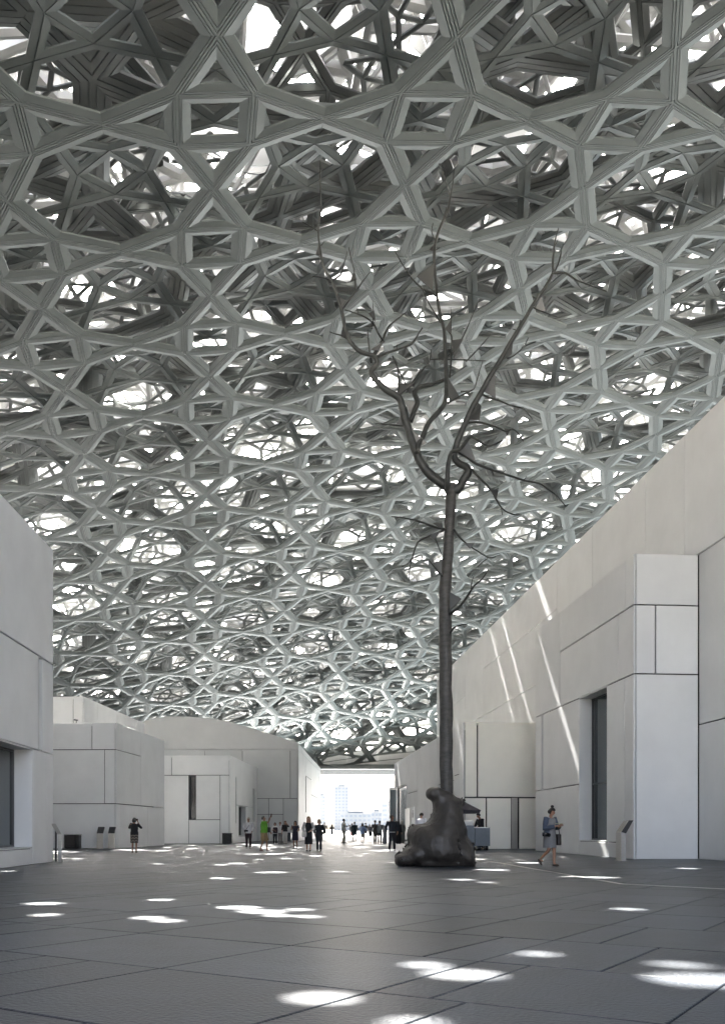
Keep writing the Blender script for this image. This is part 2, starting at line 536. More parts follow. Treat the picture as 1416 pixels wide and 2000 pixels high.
cand = []
restV, restF = [], []
for tri, near in kept:
    V2 = [(p[0], p[1]) for p in tri]
    if near:
        nh = []
        # clip: only a hole whose ellipse overlaps the tile
        polys = [[Vector((p[0], p[1], 0)) for p in tri]]
        bm = bmesh.new()
        n_sub = 18
        A_, B_, C_ = [np.array(p) for p in tri]
        grid = {}
        for m1 in range(n_sub + 1):
            for m2 in range(n_sub + 1 - m1):
                q = A_ + (B_ - A_) * m1 / n_sub + (C_ - A_) * m2 / n_sub
                # snap grid points close to a hole's rim on to it
                for hx, hy, hr in near:
                    dx, dy = q[0] - hx, (q[1] - hy) / 0.8
                    r_ = math.hypot(dx, dy)
                    if abs(r_ - hr) < 0.055 and r_ > 0:
                        q = np.array([hx + dx / r_ * hr, hy + dy / r_ * hr * 0.8])
                grid[(m1, m2)] = bm.verts.new((q[0], q[1], dome_z(q[0], q[1]) + SHEET))
        for m1 in range(n_sub):
            for m2 in range(n_sub - m1):
                for t3 in (((m1, m2), (m1 + 1, m2), (m1, m2 + 1)), ((m1 + 1, m2), (m1 + 1, m2 + 1), (m1, m2 + 1))):
                    if any(k not in grid for k in t3): continue
                    vs = [grid[k] for k in t3]
                    cxm = sum(v.co.x for v in vs) / 3; cym = sum(v.co.y for v in vs) / 3
                    if any(math.hypot(cxm - hx, (cym - hy) / 0.8) < hr for hx, hy, hr in near): continue
                    try: bm.faces.new(vs)
                    except ValueError: pass
        bm.verts.index_update()
        bo = len(restV)
        restV += [tuple(v.co) for v in bm.verts]
        restF += [tuple(bo + v.index for v in f.verts) for f in bm.faces]
        bm.free()
        continue
    V3 = [(p[0], p[1], dome_z(p[0], p[1]) + SHEET) for p in tri]
    cen = np.mean(np.array(V3), 0)
    cand.append((np.linalg.norm(cen), V3, cen, visible(cen, 0.02)))
cand.sort(key=lambda t: t[0])
npart = 0
for dist, V3, cen, vis_ in cand:
    top = [(x, y, z + 0.06) for x, y, z in V3]
    VV = V3 + top
    FF = [(0, 1, 2), (5, 4, 3), (0, 3, 4, 1), (1, 4, 5, 2), (2, 5, 3, 0)]
    if vis_ and npart < 300:
        npart += 1
        me = mesh_py('cladding_panel', [np.array(v) - cen for v in VV], FF, M_CLAD)
        link_mesh('cladding_panel', me, dome, Vector(cen) - dome.location)
    else:
        bo = len(restV); restV += VV; restF += [tuple(bo + k for k in f) for f in FF]
o = link_mesh('cladding_field', mesh_py('cladding_field', restV, restF, M_CLAD), dome, -dome.location)
o['kind'] = 'stuff'

# outer star lattice in pale paint, kept clear of the sun holes
for onm, prof5, pit, rot, ph, hh, m5 in (('outer_star_frame', [(0, 0), (.004, 0), (.05, .015), (.0505, .09), (0, .09)], 0.56, math.radians(40), (0.1, 0.2), 0.76, M_STEEL),
                                         ('inner_star_frame', [(0, .003), (.004, 0), (.034, .010), (.0345, .03), (0, .03)], 0.41, math.radians(14), (0.05, 0.17), 0.50, M_ALU2)):
    TV, TQ = star_template(prof5)
    c, s = math.cos(rot), math.sin(rot)
    rays5 = []
    for g, top, r in holes:
        q = top - sun_np * ((SHEET - hh * P) / (sun_np[2] + 0.1))
        rays5.append((q[0], q[1], r + 0.25))
    sv, sq, so = [], [], 0
    stars5 = []
    R = int(24 / pit)
    for i in range(-R, R + 1):
        for j in range(-R, R + 1):
            u0 = ph[0] + pit * (c * i - s * j); v0 = ph[1] + pit * (s * i + c * j)
            q = warp(np.array(u0), np.array(v0), hh)
            if not in_dome(q[0], q[1]): continue
            if onm == 'inner_star_frame' and not (12 < q[1] < 60): continue
            stars5.append((u0, v0, q, visible(q, .05)))
    stars5.sort(key=lambda t: (not t[3], np.linalg.norm(t[2])))
    for k, (u0, v0, q, vs) in enumerate(stars5):
        U = u0 + pit * (c * TV[:, 0] - s * TV[:, 1]); W = v0 + pit * (s * TV[:, 0] + c * TV[:, 1])
        V = warp(U, W, hh + TV[:, 2] * pit)
        Q = TQ
        for rx, ry, r in rays5:
            if (q[0] - rx) ** 2 + (q[1] - ry) ** 2 < 30:
                cen = V[Q].mean(1)
                ext = np.min(np.stack([np.hypot(V[Q][:, a, 0] - rx, V[Q][:, a, 1] - ry) for a in range(4)] + [np.hypot(cen[:, 0] - rx, cen[:, 1] - ry)]), 0)
                Q = Q[ext > r + 0.2]
        if not len(Q): continue
        if vs and k < 300 and len(Q) == len(TQ):
            link_mesh(onm, quads_mesh(onm, V - q, Q, m5), dome, Vector(q) - dome.location)
        else:
            sv.append(V); sq.append(Q + so); so += len(V)
    o = link_mesh(onm.replace('frame', 'field'), quads_mesh(onm.replace('frame', 'field'), np.concatenate(sv), np.concatenate(sq), m5), dome, -dome.location)
    o['kind'] = 'stuff'

# space frame between the inner lattice and the cladding
sf = MB()
SP = 0.62
segs = []
def sfn(i, j, top):
    u = i * SP + (SP / 2 if top else 0) + 0.13; v = j * SP + (SP / 2 if top else 0) + 0.21
    return Vector(warp(np.array(u), np.array(v), 0.96 if top else 0.60))
RR = int(24 / SP)
Hs = [(Vector(h[0]), h[2]) for h in holes]
def near_ray(p, q):
    for g, r in Hs:
        # distance between the sun ray from g and the strut
        d1 = SUNV; d2 = (q - p); n = d1.cross(d2)
        w = p - g
        if n.length < 1e-6: continue
        dist = abs(w.dot(n.normalized()))
        if dist > r + 0.25: continue
        # parameter on strut
        A = d1.dot(d1); B = d1.dot(d2); C = d2.dot(d2); D = d1.dot(w); E = d2.dot(w)
        s_ = (B * D - A * E) / (A * C - B * B)
        if -0.1 < s_ < 1.1: return True
    return False
def sfseg(p, q, r, n=5):
    m = (p + q) / 2
    if not in_dome(m.x, m.y): return
    if not visible(m, 0.1): return
    if near_ray(p, q): return
    sf.tube([p, q], r, n, cap=False)
for i in range(-RR, RR):
    for j in range(-RR, RR):
        b0 = sfn(i, j, 0); t0 = sfn(i, j, 1)
        if not in_dome(b0.x, b0.y): continue
        sfseg(b0, sfn(i + 1, j, 0), 0.17); sfseg(b0, sfn(i, j + 1, 0), 0.17)
        sfseg(t0, sfn(i + 1, j, 1), 0.15); sfseg(t0, sfn(i, j + 1, 1), 0.15)
        for a, b in ((0, 0), (1, 0), (0, 1), (1, 1)):
            sfseg(sfn(i + a, j + b, 0), t0, 0.11)
for k in range(28):
    x0, x1 = -46 + k * 4.0, -42 + k * 4.0
    zl = dome_z((x0 + x1) / 2, 121.5)
    mb = MB(); mb.box((x0 + .004, 122.0, 9.52), (x1 - .004, 122.25, zl + SHEET * .25))
    mb.build('rim_panel', M_STEEL, dome, -dome.location)
sf2 = MB(); sf2.box((-46, 121.6, 8.75), (60, 122.6, 9.5))
sf2.build('edge_beam', M_ALU, dome, -dome.location)
o = sf.build('space_frame', M_STEEL, dome, -dome.location)
o['kind'] = 'stuff'
# ------------------------------------------------------------------ buildings
class Face:
    """a vertical wall plane: point O, horizontal direction s, outward normal n"""
    def __init__(self, O, s, n):
        self.O = Vector((O[0], O[1], 0)); self.s = Vector(s).normalized(); self.n = Vector(n).normalized()
    def sx(self, px):
        k = (px - CX) / F
        r = Vector((k, 1, 0))
        d = self.O.dot(self.n) / r.dot(self.n)
        return (r * d - self.O).dot(self.s)
    def dep(self, px):
        k = (px - CX) / F
        return self.O.dot(self.n) / Vector((k, 1, 0)).dot(self.n)
    def z(self, px, py): return EYE + (CY - py) / F * self.dep(px)
    def pt(self, s, z, d=0.0): return self.O + self.s * s + self.n * d + Vector((0, 0, z))

def panel(face, parent, x0, x1, z0, z1, m, name='wall_panel', th=0.06, gap=0.018, px=True, proud=0.0, ch=0.012):
    s0, s1 = (face.sx(x0), face.sx(x1)) if px else (x0, x1)
    if s0 > s1: s0, s1 = s1, s0
    s0 += gap; s1 -= gap; z0 += gap if z0 > 0.02 else 0.0; z1 -= gap
    c = face.pt((s0 + s1) / 2, (z0 + z1) / 2)
    V = []
    for d, e in ((-th, 0), (proud - ch, 0), (proud, ch)):
        for (s, z) in ((s0 + e, z0 + e), (s1 - e, z0 + e), (s1 - e, z1 - e), (s0 + e, z1 - e)):
            V.append(face.pt(s, z, d) - c)
    Fc = [(8, 9, 10, 11)]
    for a in (0, 4):
        for k in range(4):
            k2 = (k + 1) % 4
            Fc.append((a + k, a + k2, a + 4 + k2, a + 4 + k))
    flip = face.s.cross(Vector((0, 0, 1))).dot(face.n) < 0
    if flip: Fc = [tuple(reversed(f)) for f in Fc]
    me = mesh_py(name, V, Fc, m)
    return link_mesh(name, me, parent, c - parent.location)

def core(parent, corners, z0, z1, m=None):
    """dark box that lines the joints; corners counter-clockwise"""
    mb = MB()
    n = len(corners)
    V = [Vector((c[0], c[1], z0)) for c in corners] + [Vector((c[0], c[1], z1)) for c in corners]
    mb.add(V, [tuple(range(n - 1, -1, -1)), tuple(range(n, 2 * n))] + [(k, (k + 1) % n, n + (k + 1) % n, n + k) for k in range(n)])
    return mb.build('wall', m or M_JOINT, parent, -parent.location)

def window(face, parent, x0, x1, z0, z1, depth=0.5, m=None, px=True, frame=True, name='window', wm=None):
    s0, s1 = (face.sx(x0), face.sx(x1)) if px else (x0, x1)
    if s0 > s1: s0, s1 = s1, s0
    wm = wm or M_WALL
    c = face.pt((s0 + s1) / 2, (z0 + z1) / 2)
    mb = MB(); t = 0.04
    def bx(a0, a1, b0, b1, d0, d1):
        V = []
        for d in (d0, d1):
            for s, z in ((a0, b0), (a1, b0), (a1, b1), (a0, b1)): V.append(face.pt(s, z, d) - c)
        mb.add(V, [(3, 2, 1, 0), (4, 5, 6, 7), (0, 1, 5, 4), (1, 2, 6, 5), (2, 3, 7, 6), (3, 0, 4, 7)])
    bx(s0, s0 + t, z0, z1, -depth, -0.004); bx(s1 - t, s1, z0, z1, -depth, -0.004)
    bx(s0 + t, s1 - t, z1 - t, z1, -depth, -0.004); bx(s0 + t, s1 - t, z0, z0 + t, -depth, -0.004)
    w = mb.build(name, wm, parent, c - parent.location)
    mb = MB(); bx(s0 + t, s1 - t, z0 + t, z1 - t, -depth, -depth + 0.03)
    g = mb.build('pane', m or M_GLASS, w)
    if frame:
        mb = MB(); q = 0.05
        a0, a1, b0, b1 = s0 + t, s1 - t, z0 + t, z1 - t
        bx(a0, a0 + q, b0, b1, -depth + .03, -depth + .08); bx(a1 - q, a1, b0, b1, -depth + .03, -depth + .08)
        bx(a0 + q, a1 - q, b0, b0 + q, -depth + .03, -depth + .08); bx(a0 + q, a1 - q, b1 - q, b1, -depth + .03, -depth + .08)
        mb.build('frame', M_DARKMET, w)
    return w

def vec2(v): return Vector((v[0], v[1], 0))
UP = Vector((0, 0, 1))
INS = 0.62     # how far the dark core lies behind the panels

# ---- right side: frame RU (depth), RN (to the right)
def RP(w, b): return RN * w + RU * b
W_T, W_TALL = 10.73, 12.81
cT = Vector(((1237 - CX) / F * 28.55, 28.55, 0)); B_T = cT.dot(RU); W_T = cT.dot(RN)
fT = Face(RP(W_T, B_T), RU, -RN)             # tower side face
fTf = Face(RP(W_T, B_T), RN, -RU)            # tower front face
fL = Face(RP(W_TALL, B_T), RU, -RN)          # tall wall
zt = lambda py: EYE * (1 + (CY - py) / 58.0)
Z1, Z2, ZT = zt(1180.6), zt(1315.7), zt(1080)
Z3 = fT.z(1045, 1545)
tower = empty('gallery_block', RP(W_T, B_T), 'pale grey panelled block with tall recessed window standing behind the woman in denim jacket', 'building')
bEnd = fT.sx(1045)
core(tower, [RP(W_T + INS, B_T + INS), RP(W_TALL + 2, B_T + INS), RP(W_TALL + 2, B_T + bEnd - .05), RP(W_T + INS, B_T + bEnd - .05)], 0.0, ZT - 0.1)
rf = MB(); g_ = [RP(W_T + .07, B_T + .07), RP(W_TALL - .03, B_T + .07), RP(W_TALL - .03, B_T + bEnd - .01), RP(W_T + .07, B_T + bEnd - .01)]
rf.add([p + UP * z for z in (ZT - .09, ZT - .01) for p in g_], [(3, 2, 1, 0), (4, 5, 6, 7), (0, 1, 5, 4), (1, 2, 6, 5), (2, 3, 7, 6), (3, 0, 4, 7)])
rf.build('roof', M_WALL, tower, -tower.location)
for x0, x1, z0, z1 in ((1237, 1220, Z1, ZT), (1220, 1093, Z1, ZT), (1093, 1045, Z2, ZT), (1237, 1206, Z2, Z1), (1206, 1093, Z2, Z1),
                       (1237, 1219, 0, Z2), (1219, 1185, .5, Z2), (1130, 1060.5, Z3, Z2), (1056.5, 1045, Z3, Z2), (1130, 1045, 0, Z3), (1207, 1130, 0, .5), (1219, 1207, 0, .5)):
    panel(fT, tower, x0, x1, z0, z1, M_WALL)
wt_ = window(fT, tower, 1185, 1130, .5, Z2, depth=0.55)
for (a0, a1, b0, b1, nm) in ((fT.sx(1152) + .9, fT.sx(1152) + .95, .6, Z2 - .1, 'mullion'), (fT.sx(1185) + .1, fT.sx(1130) - .1, Z3 - .03, Z3 + .03, 'transom')):
    mb = MB(); cw = wt_.location + tower.location
    mb.add([fT.pt(s_, z_, d_) - cw for d_ in (-.515, -.46) for s_, z_ in ((a0, b0), (a1, b0), (a1, b1), (a0, b1))], [(3, 2, 1, 0), (4, 5, 6, 7), (0, 1, 5, 4), (1, 2, 6, 5), (2, 3, 7, 6), (3, 0, 4, 7)])
    mb.build(nm, M_DARKMET, wt_)
window(fT, tower, 1060.5, 1056.5, Z3, Z2, depth=0.4, frame=False, name='slot_window')
wF = W_TALL - W_T
sv_ = fTf.sx(1279.6)
for s0, s1, z0, z1 in ((.065, wF, Z1, ZT), (.065, sv_, Z2, Z1), (sv_, wF, Z2, Z1), (.065, wF, 0, Z2)):
    panel(fTf, tower, s0, s1, z0, z1, M_WALL, px=False)

bkT = Face(RP(W_T, B_T + bEnd), RN, RU)
panel(bkT, tower, .07, wF - .01, 0, ZT, M_WALL, px=False)
ZL = fL.z(1416, 770)
tall = empty('gallery_building', RP(W_TALL, B_T), 'tallest white panelled building running along the right side of the plaza', 'building')
bTall = fL.sx(853)
core(tall, [RP(W_TALL + .3, -14), RP(30, -14), RP(30, B_T + bTall - .2), RP(W_TALL + .3, B_T + bTall - .2)], 0, ZL - 0.1)
capm = MB(); g_ = [RP(W_TALL + .07, -14), RP(30, -14), RP(30, B_T + bTall), RP(W_TALL + .07, B_T + bTall)]
capm.add([p + UP * z for z in (ZL - .09, ZL - .01) for p in g_], [(3, 2, 1, 0), (4, 5, 6, 7), (0, 1, 5, 4), (1, 2, 6, 5), (2, 3, 7, 6), (3, 0, 4, 7)])
capm.build('roof', M_WALL, tall, -tall.location)
za, zb = fL.z(1364.5, 1082), fL.z(1365.6, 1415)
s36 = fL.sx(1336)
for s0, s1 in ((s36, -7.0), (-7.0, -14.5), (-14.5, -22.0), (-22, -29.5), (-29.5, -37.0), (-37, -41.5)):
    for z0, z1 in ((0, zb), (zb, za), (za, ZL)):
        a0, a1 = (s0, s1)
        if s0 == s36 and z1 <= za + .01: a0 = -0.01
        panel(fL, tall, a1, a0, z0, z1, M_WALL, px=False)
zc, zd, ze = fL.z(944, 1306), fL.z(925, 1408.6), fL.z(884, 1378)
for x0, x1, z0, z1 in ((1336, 1259.6, 4, ZL), (1259.6, 1156, 4, ZL), (1156, 1087, 4, ZL), (1087, 942.5, zc, ZL), (1087, 942.5, zd, zc), (942.5, 908, zd, ZL), (1087, 908, 0, zd),
                       (908, 853, ze, ZL), (908, 853, 5, ze), (908, 853, 0, 5)):
    panel(fL, tall, x0, x1, z0, z1, M_WALL, gap=0.014)
endf = Face(RP(W_TALL, B_T + bTall), RN, RU)
panel(endf, tall, .07, 17, 0, ZL, M_WALL, px=False)

# cream block and its long side
M_PGL = mat('pale_bluish_glass', (0.16, 0.20, 0.22), 0.15, spec=.6)
cC = Vector(((904.4 - CX) / F * 43.58, 43.58, 0)); B_C = cC.dot(RU); W_C = cC.dot(RN)
fC = Face(RP(W_C, B_C), RU, -RN); fCf = Face(RP(W_C, B_C), RN, -RU)
zC = EYE * (1 + 210.5 / 38); zCj = EYE * (1 + 62.5 / 38)
cream = empty('cream_pavilion', RP(W_C, B_C), 'low cream panelled pavilion with long grey side behind the tree sculpture', 'building')
bC = fC.sx(770)
core(cream, [RP(W_C + INS, B_C + INS), RP(W_TALL + 1, B_C + INS), RP(W_TALL + 1, B_C + bC - .1), RP(W_C + INS, B_C + bC - .1)], 0, zC - .1)
capm = MB(); g_ = [RP(W_C + .07, B_C + .07), RP(W_TALL - .03, B_C + .07), RP(W_TALL - .03, B_C + bC - .02), RP(W_C + .07, B_C + bC - .02)]
capm.add([p + UP * z for z in (zC - .09, zC - .01) for p in g_], [(3, 2, 1, 0), (4, 5, 6, 7), (0, 1, 5, 4), (1, 2, 6, 5), (2, 3, 7, 6), (3, 0, 4, 7)])
capm.build('roof', M_WALLC, cream, -cream.location)
wC = W_TALL - W_C
s93, s95, s99, s101 = fCf.sx(932), fCf.sx(949.6), fCf.sx(998.8), fCf.sx(1010.6)
for s0, s1, z0, z1 in ((.065, s93, zCj, zC), (s93, wC, zCj, zC), (.065, s95, 0, zCj), (s95, s99, 0, zCj), (s101 + .05, wC, 0, zCj)):
    panel(fCf, cream, s0, s1, z0, z1, M_WALLC, px=False, gap=0.03)
dp = panel(fCf, cream, s99, s101 + .02, 0, zCj, M_INOX, 'metal_door_strip', px=False, gap=0.01, proud=-.02)
zsc = fC.z(800, 1549)
for x0, x1, z0, z1 in ((904.4, 896, 0, zC), (896, 886, 0, 3.6), (896, 886, 3.6, zC), (886, 855, 0, zsc), (886, 855, zsc, zC), (855, 815, 0, zC), (815, 794, 0, zsc), (815, 794, zsc, zC), (794, 776, 4.05, zC), (776, 770, 0, zC)):
    panel(fC, cream, x0, x1, z0, z1, M_WALL, gap=0.02)
window(fC, cream, 794, 776, 0.02, 4.05, depth=0.12, name='entrance_glazing', m=M_PGL)

# ---- left near building
lU = Vector((-98, 1800, 0)).normalized(); lN = Vector((lU.y, -lU.x, 0))
cN = Vector(((105 - CX) / F * 26.3, 26.3, 0))
fN = Face(cN, lU, lN)
zN, zNa, zNb = EYE * (1 + 546 / 63), EYE * (1 + 321.5 / 63), EYE * (1 + 146.5 / 63)
near = empty('gallery_block', cN, 'near grey white panelled block with big window at the left edge of the plaza', 'building')
q0 = cN - lN * INS; q1 = q0 - lU * 40
core(near, [q1, q0 - lU * .08, q0 - lU * .08 - lN * 18, q1 - lN * 18], 0, zN - .1)
capm = MB(); g_ = [cN - lN * .07 - lU * 40, cN - lN * .07 - lU * .01, cN - lN * 18 - lU * .01, cN - lN * 18 - lU * 40]
capm.add([p + UP * z for z in (zN - .09, zN - .01) for p in g_], [(3, 2, 1, 0), (4, 5, 6, 7), (0, 1, 5, 4), (1, 2, 6, 5), (2, 3, 7, 6), (3, 0, 4, 7)])
capm.build('roof', M_WALLL, near, -near.location)
sw = fN.sx(65); sA, sB = fN.sx(84), fN.sx(76)
for s0, s1, z0, z1 in ((-9, 0, zNa, zN), (-20, -9, zNa, zN), (-31, -20, zNa, zN), (-40, -31, zNa, zN), (sA, 0, zNb, zNa), (-12, sB, zNb, zNa), (-24, -12, zNb, zNa), (-40, -24, zNb, zNa),
                       (fN.sx(92.8), 0, 0, zNb), (sw, fN.sx(92.8), 0, zNb), (sw - 6.5, sw, 0, .42), (-18, sw - 6.5, 0, zNb), (-29, -18, 0, zNb), (-40, -29, 0, zNb)):
    panel(fN, near, s0, s1, z0, z1, M_WALLL, px=False)
window(fN, near, sw - 6.5, sw, .42, zNb, depth=0.55, px=False)
window(fN, near, sB, sA, zNb, zNa, depth=0.35, px=False, frame=False, name='slot_window', m=M_WALLL)
endN = Face(cN, -lN, lU)
for s0, s1 in ((.07, 5), (5, 11), (11, 18)): panel(endN, near, s0, s1, 0, zN, M_WALLL, px=False)

# ---- left row of blocks
def left_block(name, label, px, dep, ztop, vp, x_end, s_left, front, side, wins=(), mt=None, far_open=False):
    u = Vector((vp - CX, F, 0)).normalized(); n = Vector((u.y, -u.x, 0))
    c = Vector(((px - CX) / F * dep, dep, 0))
    ff = Face(c, -n, -u); fs = Face(c, u, n)
    b = empty(name, c, label, 'building')
    mt = mt or M_WALLL
    bl = fs.sx(x_end)
    core(b, [c - n * s_left + u * INS, c - n * INS + u * INS, c - n * INS + u * (bl - .08), c - n * s_left + u * (bl - .08)], 0, ztop - .1)
    mb = MB(); g = [c - n * s_left + u * .07, c - n * .07 + u * .07, c - n * .07 + u * (bl - .01), c - n * s_left + u * (bl - .01)]
    mb.add([p + UP * z for z in (ztop - .09, ztop - .01) for p in g], [(3, 2, 1, 0), (4, 5, 6, 7), (0, 1, 5, 4), (1, 2, 6, 5), (2, 3, 7, 6), (3, 0, 4, 7)])
    mb.build('roof', mt, b, -b.location)
    for x0, x1, z0, z1 in front:
        s0 = .065 if x0 is None else ff.sx(x0); s1 = s_left if x1 is None else ff.sx(x1)
        panel(ff, b, s0, s1, z0, z1, mt, px=False)
    for x0, x1, z0, z1 in side:
        panel(fs, b, x0, x1, z0, z1, mt)
    bk = Face(c + u * bl, -n, u)
    panel(bk, b, .07, s_left, 0, ztop, mt, px=False)
    return b, ff, fs, u, n, c
z2t = EYE * (1 + 209 / 37); z2a = EYE * (1 + (1620 - 1463.8) / 37); z2b = EYE * (1 + (1620 - 1569.6) / 37)
left_block('gallery_block', 'grey white panelled block with two metal info stands at its foot', 228, 44.76, z2t, 792, 322, 13,
           [(None, 180, z2a, z2t), (180, None, z2a, z2t), (None, 204.7, z2b, z2a), (204.7, None, z2b, z2a), (None, None, 0, z2b)],
           [(228, 239.8, z2a, z2t), (239.8, 276, z2a, z2t), (276, 322, z2b, z2t), (228, 276, z2b, z2a), (228, 236.5, 0, z2b), (236.5, 289, 0, z2b), (289, 322, 0, z2b)])
zub = EYE + 260 / 1800 * 58.0
left_block('gallery_block', 'taller white block rising behind the block with two info stands', 165, 58.0, zub, 750, 345, 16,
           [(None, 143.7, 0, zub), (143.7, None, 0, zub)], [(165, 192, 0, zub), (192, 226, 0, zub), (226, 268, 0, zub), (268, 293.7, 0, zub), (293.7, 326.7, 0, zub), (326.7, 345, 0, zub)])
z3t = EYE * (1 + 145 / 27.5); z3a = EYE * (1 + 106 / 27.5); z3b = EYE * (1 + 19 / 27.5)
blk3, ff3, fs3, u3, n3, c3 = left_block('gallery_pavilion', 'small white pavilion with black vertical slot window on its front', 450, 60.2, z3t, 760, 502.6, 9,
           [(None, 335.6, z3a, z3t), (335.6, None, z3a, z3t), (None, 430, 0, z3a), (430, 383, z3b, z3a), (430, 369, 0, z3b), (369, None, 0, z3a)], [], mt=M_WALL_LIT)
window(ff3, blk3, ff3.sx(383), ff3.sx(369), z3b, z3a, depth=0.35, px=False, frame=True, m=M_BLACK, wm=M_DARKMET)
zs = lambda px, py: fs3.z(px, py)
zk = zs(481, 1575); zl = zs(481, 1633)
for x0, x1, z0, z1 in ((450, 460.5, 0, z3t), (460.5, 462.5, zs(461, 1517), z3t), (460.5, 462.5, 0, zs(461, 1608)), (462.5, 494, zk, z3t), (462.5, 466.5, 0, zk), (466.5, 481, 0, zl), (481, 494, 0, zk), (494, 498, zs(496, 1540), z3t), (494, 498, 0, zs(496, 1605)), (498, 502.6, 0, z3t)):
    panel(fs3, blk3, x0, x1, z0, z1, M_WALL_LIT, gap=0.015)
window(fs3, blk3, 466.5, 481, zl, zk, depth=0.45)
window(fs3, blk3, 460.5, 462.5, zs(461, 1608), zs(461, 1517), depth=0.3, frame=False, name='slot_window')
window(fs3, blk3, 494, 498, zs(496, 1605), zs(496, 1540), depth=0.4, frame=False, name='slot_window', m=M_WALL_LIT)

dD = 72.5
zD = EYE + (1620 - 1463) / F * dD
zDt = EYE + (1620 - 1452) / F * dD
zj = EYE + (1620 - 1559.5) / F * dD; zj2 = EYE + (1620 - 1590.5) / F * dD
blkD, ffD, fsD, uD, nD, cD = left_block('vaulted_hall', 'pale hall with shallow curved vault roof at the far left of the plaza', 583, dD, zD, 733, 626, 18,
           [(None, 567, zj, zD), (567, 473.7, zj, zD), (473.7, 400, zj, zD), (400, None, zj, zD), (None, 553.5, 0, zj), (553.5, 525, zj2, zj), (525, None, zj2, zj), (553.5, 525, 0, zj2), (525, None, 0, zj2)],
           [(583, 591, 0, zD), (591, 597, 0, zD), (597, 598.5, 0, 2.4), (597, 598.5, 5.6, zD), (598.5, 608, 0, 5.6), (598.5, 608, 5.6, zD), (608, 626, 0, 4.2), (608, 626, 4.2, zD)], mt=M_WALL)
window(fsD, blkD, 597, 598.5, 2.4, 5.6, depth=0.35, frame=False, name='slot_window')
prof = [(583, 1452), (560, 1445), (540, 1438), (500, 1425), (450, 1411), (410, 1403.5), (370, 1400.5), (330, 1400), (300, 1404), (270, 1412), (240, 1424), (225, 1436)]
blD = fsD.sx(626)
pts = [(ffD.sx(x) + .0, EYE + (CY - y) / F * dD) for x, y in prof]
mb = MB(); V = []
off0, off1 = -0.05, blD
for d in (off0, off1):
    for s, z in pts: V.append(ffD.pt(s, z, -d))
    for s, z in ((pts[-1][0], zD + .002), (pts[0][0], zD + .002)): V.append(ffD.pt(s, z, -d))
n_ = len(pts) + 2
Fc = [tuple(range(n_)), tuple(range(2 * n_ - 1, n_ - 1, -1))] + [(k, n_ + k, n_ + (k + 1) % n_, (k + 1) % n_) for k in range(n_)]
mb.add(V, Fc)
mb.build('vault_roof', M_WALL, blkD, -blkD.location)
mb = MB()
for k in range(len(pts) - 1):      # thin roof edge rim
    (s0, z0), (s1, z1) = pts[k], pts[k + 1]
    V = [ffD.pt(s0, z0 - .10, .052), ffD.pt(s1, z1 - .10, .052), ffD.pt(s1, z1 + .03, .052), ffD.pt(s0, z0 + .03, .052), ffD.pt(s0, z0 - .10, .14), ffD.pt(s1, z1 - .10, .14), ffD.pt(s1, z1 + .03, .14), ffD.pt(s0, z0 + .03, .14)]
    mb.add(V, [(3, 2, 1, 0), (4, 5, 6, 7), (0, 1, 5, 4), (2, 3, 7, 6), (1, 2, 6, 5), (3, 0, 4, 7)])
mb.build('roof_rim', M_WALL, blkD, -blkD.location)

# ---- far canopy closing the end of the dome
cz = EYE + (CY - 1502.5) / F * 118
canopy = empty('end_canopy', (0, 124, 0), 'pale slatted canopy across the far open end under the dome edge', 'canopy')
mb = MB()
mb.box((-30, -6.4, cz), (30, -5.9, cz + .35))
mb.build('fascia', M_ALU2, canopy)
for k in range(26):
    MB().box((-30 + k * 2.4 + .03, -5.88, cz + .10), (-30 + (k + 1) * 2.4 - .03, 7.4, cz + .2)).build('soffit_panel', M_ALU2, canopy)
for k in range(12):
    y0 = -5.5 + k * 1.1
    MB().box((-30, y0, cz + .0), (30, y0 + .12, cz + .09)).build('soffit_slat', M_ALU2, canopy)
for x in (-28, -18, 18, 28):
    MB().rings([(x, 0.6, 0, .25, .25), (x, 0.6, cz + .1, .25, .25)], 10).build('column', M_ALU2, canopy)

# ------------------------------------------------------------------ ground
ground = empty('plaza_floor', (0, 0, 0), 'dark grey stone slab floor of the covered plaza', 'floor', kind='structure')
A1 = Vector((math.sin(math.radians(32.5)), math.cos(math.radians(32.5)), 0)); B1 = Vector((A1.y, -A1.x, 0))
base = MB().box((-70, -30, -.6), (70, 118, -.014)).build('slab_bed', M_GROUT, ground)
rs = random.Random(5)
slabs = []
RA = [3.0 + 1.43 * k for k in range(-16, 72)]
for a0 in RA:
    b0 = -60.0 - (0.17)
    while b0 < 60:
        w = 1.64
        cuts = [0, w]
        k = rs.choice([0, 1, 1, 2])
        cuts = sorted(cuts + [round(rs.uniform(.35, w - .35), 2) for _ in range(k)])
        cuts = [c for n, c in enumerate(cuts) if n == 0 or c - cuts[n - 1] > .25 or c == w]
        for c0, c1 in zip(cuts[:-1], cuts[1:]):
            slabs.append((a0, a0 + 1.43, b0 + c0, b0 + c1))
        b0 += w
sc_, rest = [], []
for a0, a1, b0, b1 in slabs:
    c = A1 * ((a0 + a1) / 2) + B1 * ((b0 + b1) / 2)
    if c.y < -6 or c.y > 74 or abs(c.x) > 34: continue
    px = CX + F * c.x / max(c.y, .1)
    visn = c.y > 3.2 and -60 < px < 1476
    sc_.append((c.length if visn else 1e6 + c.length, a0, a1, b0, b1, c))
sc_.sort(key=lambda t: t[0])
SV, SF = [], []
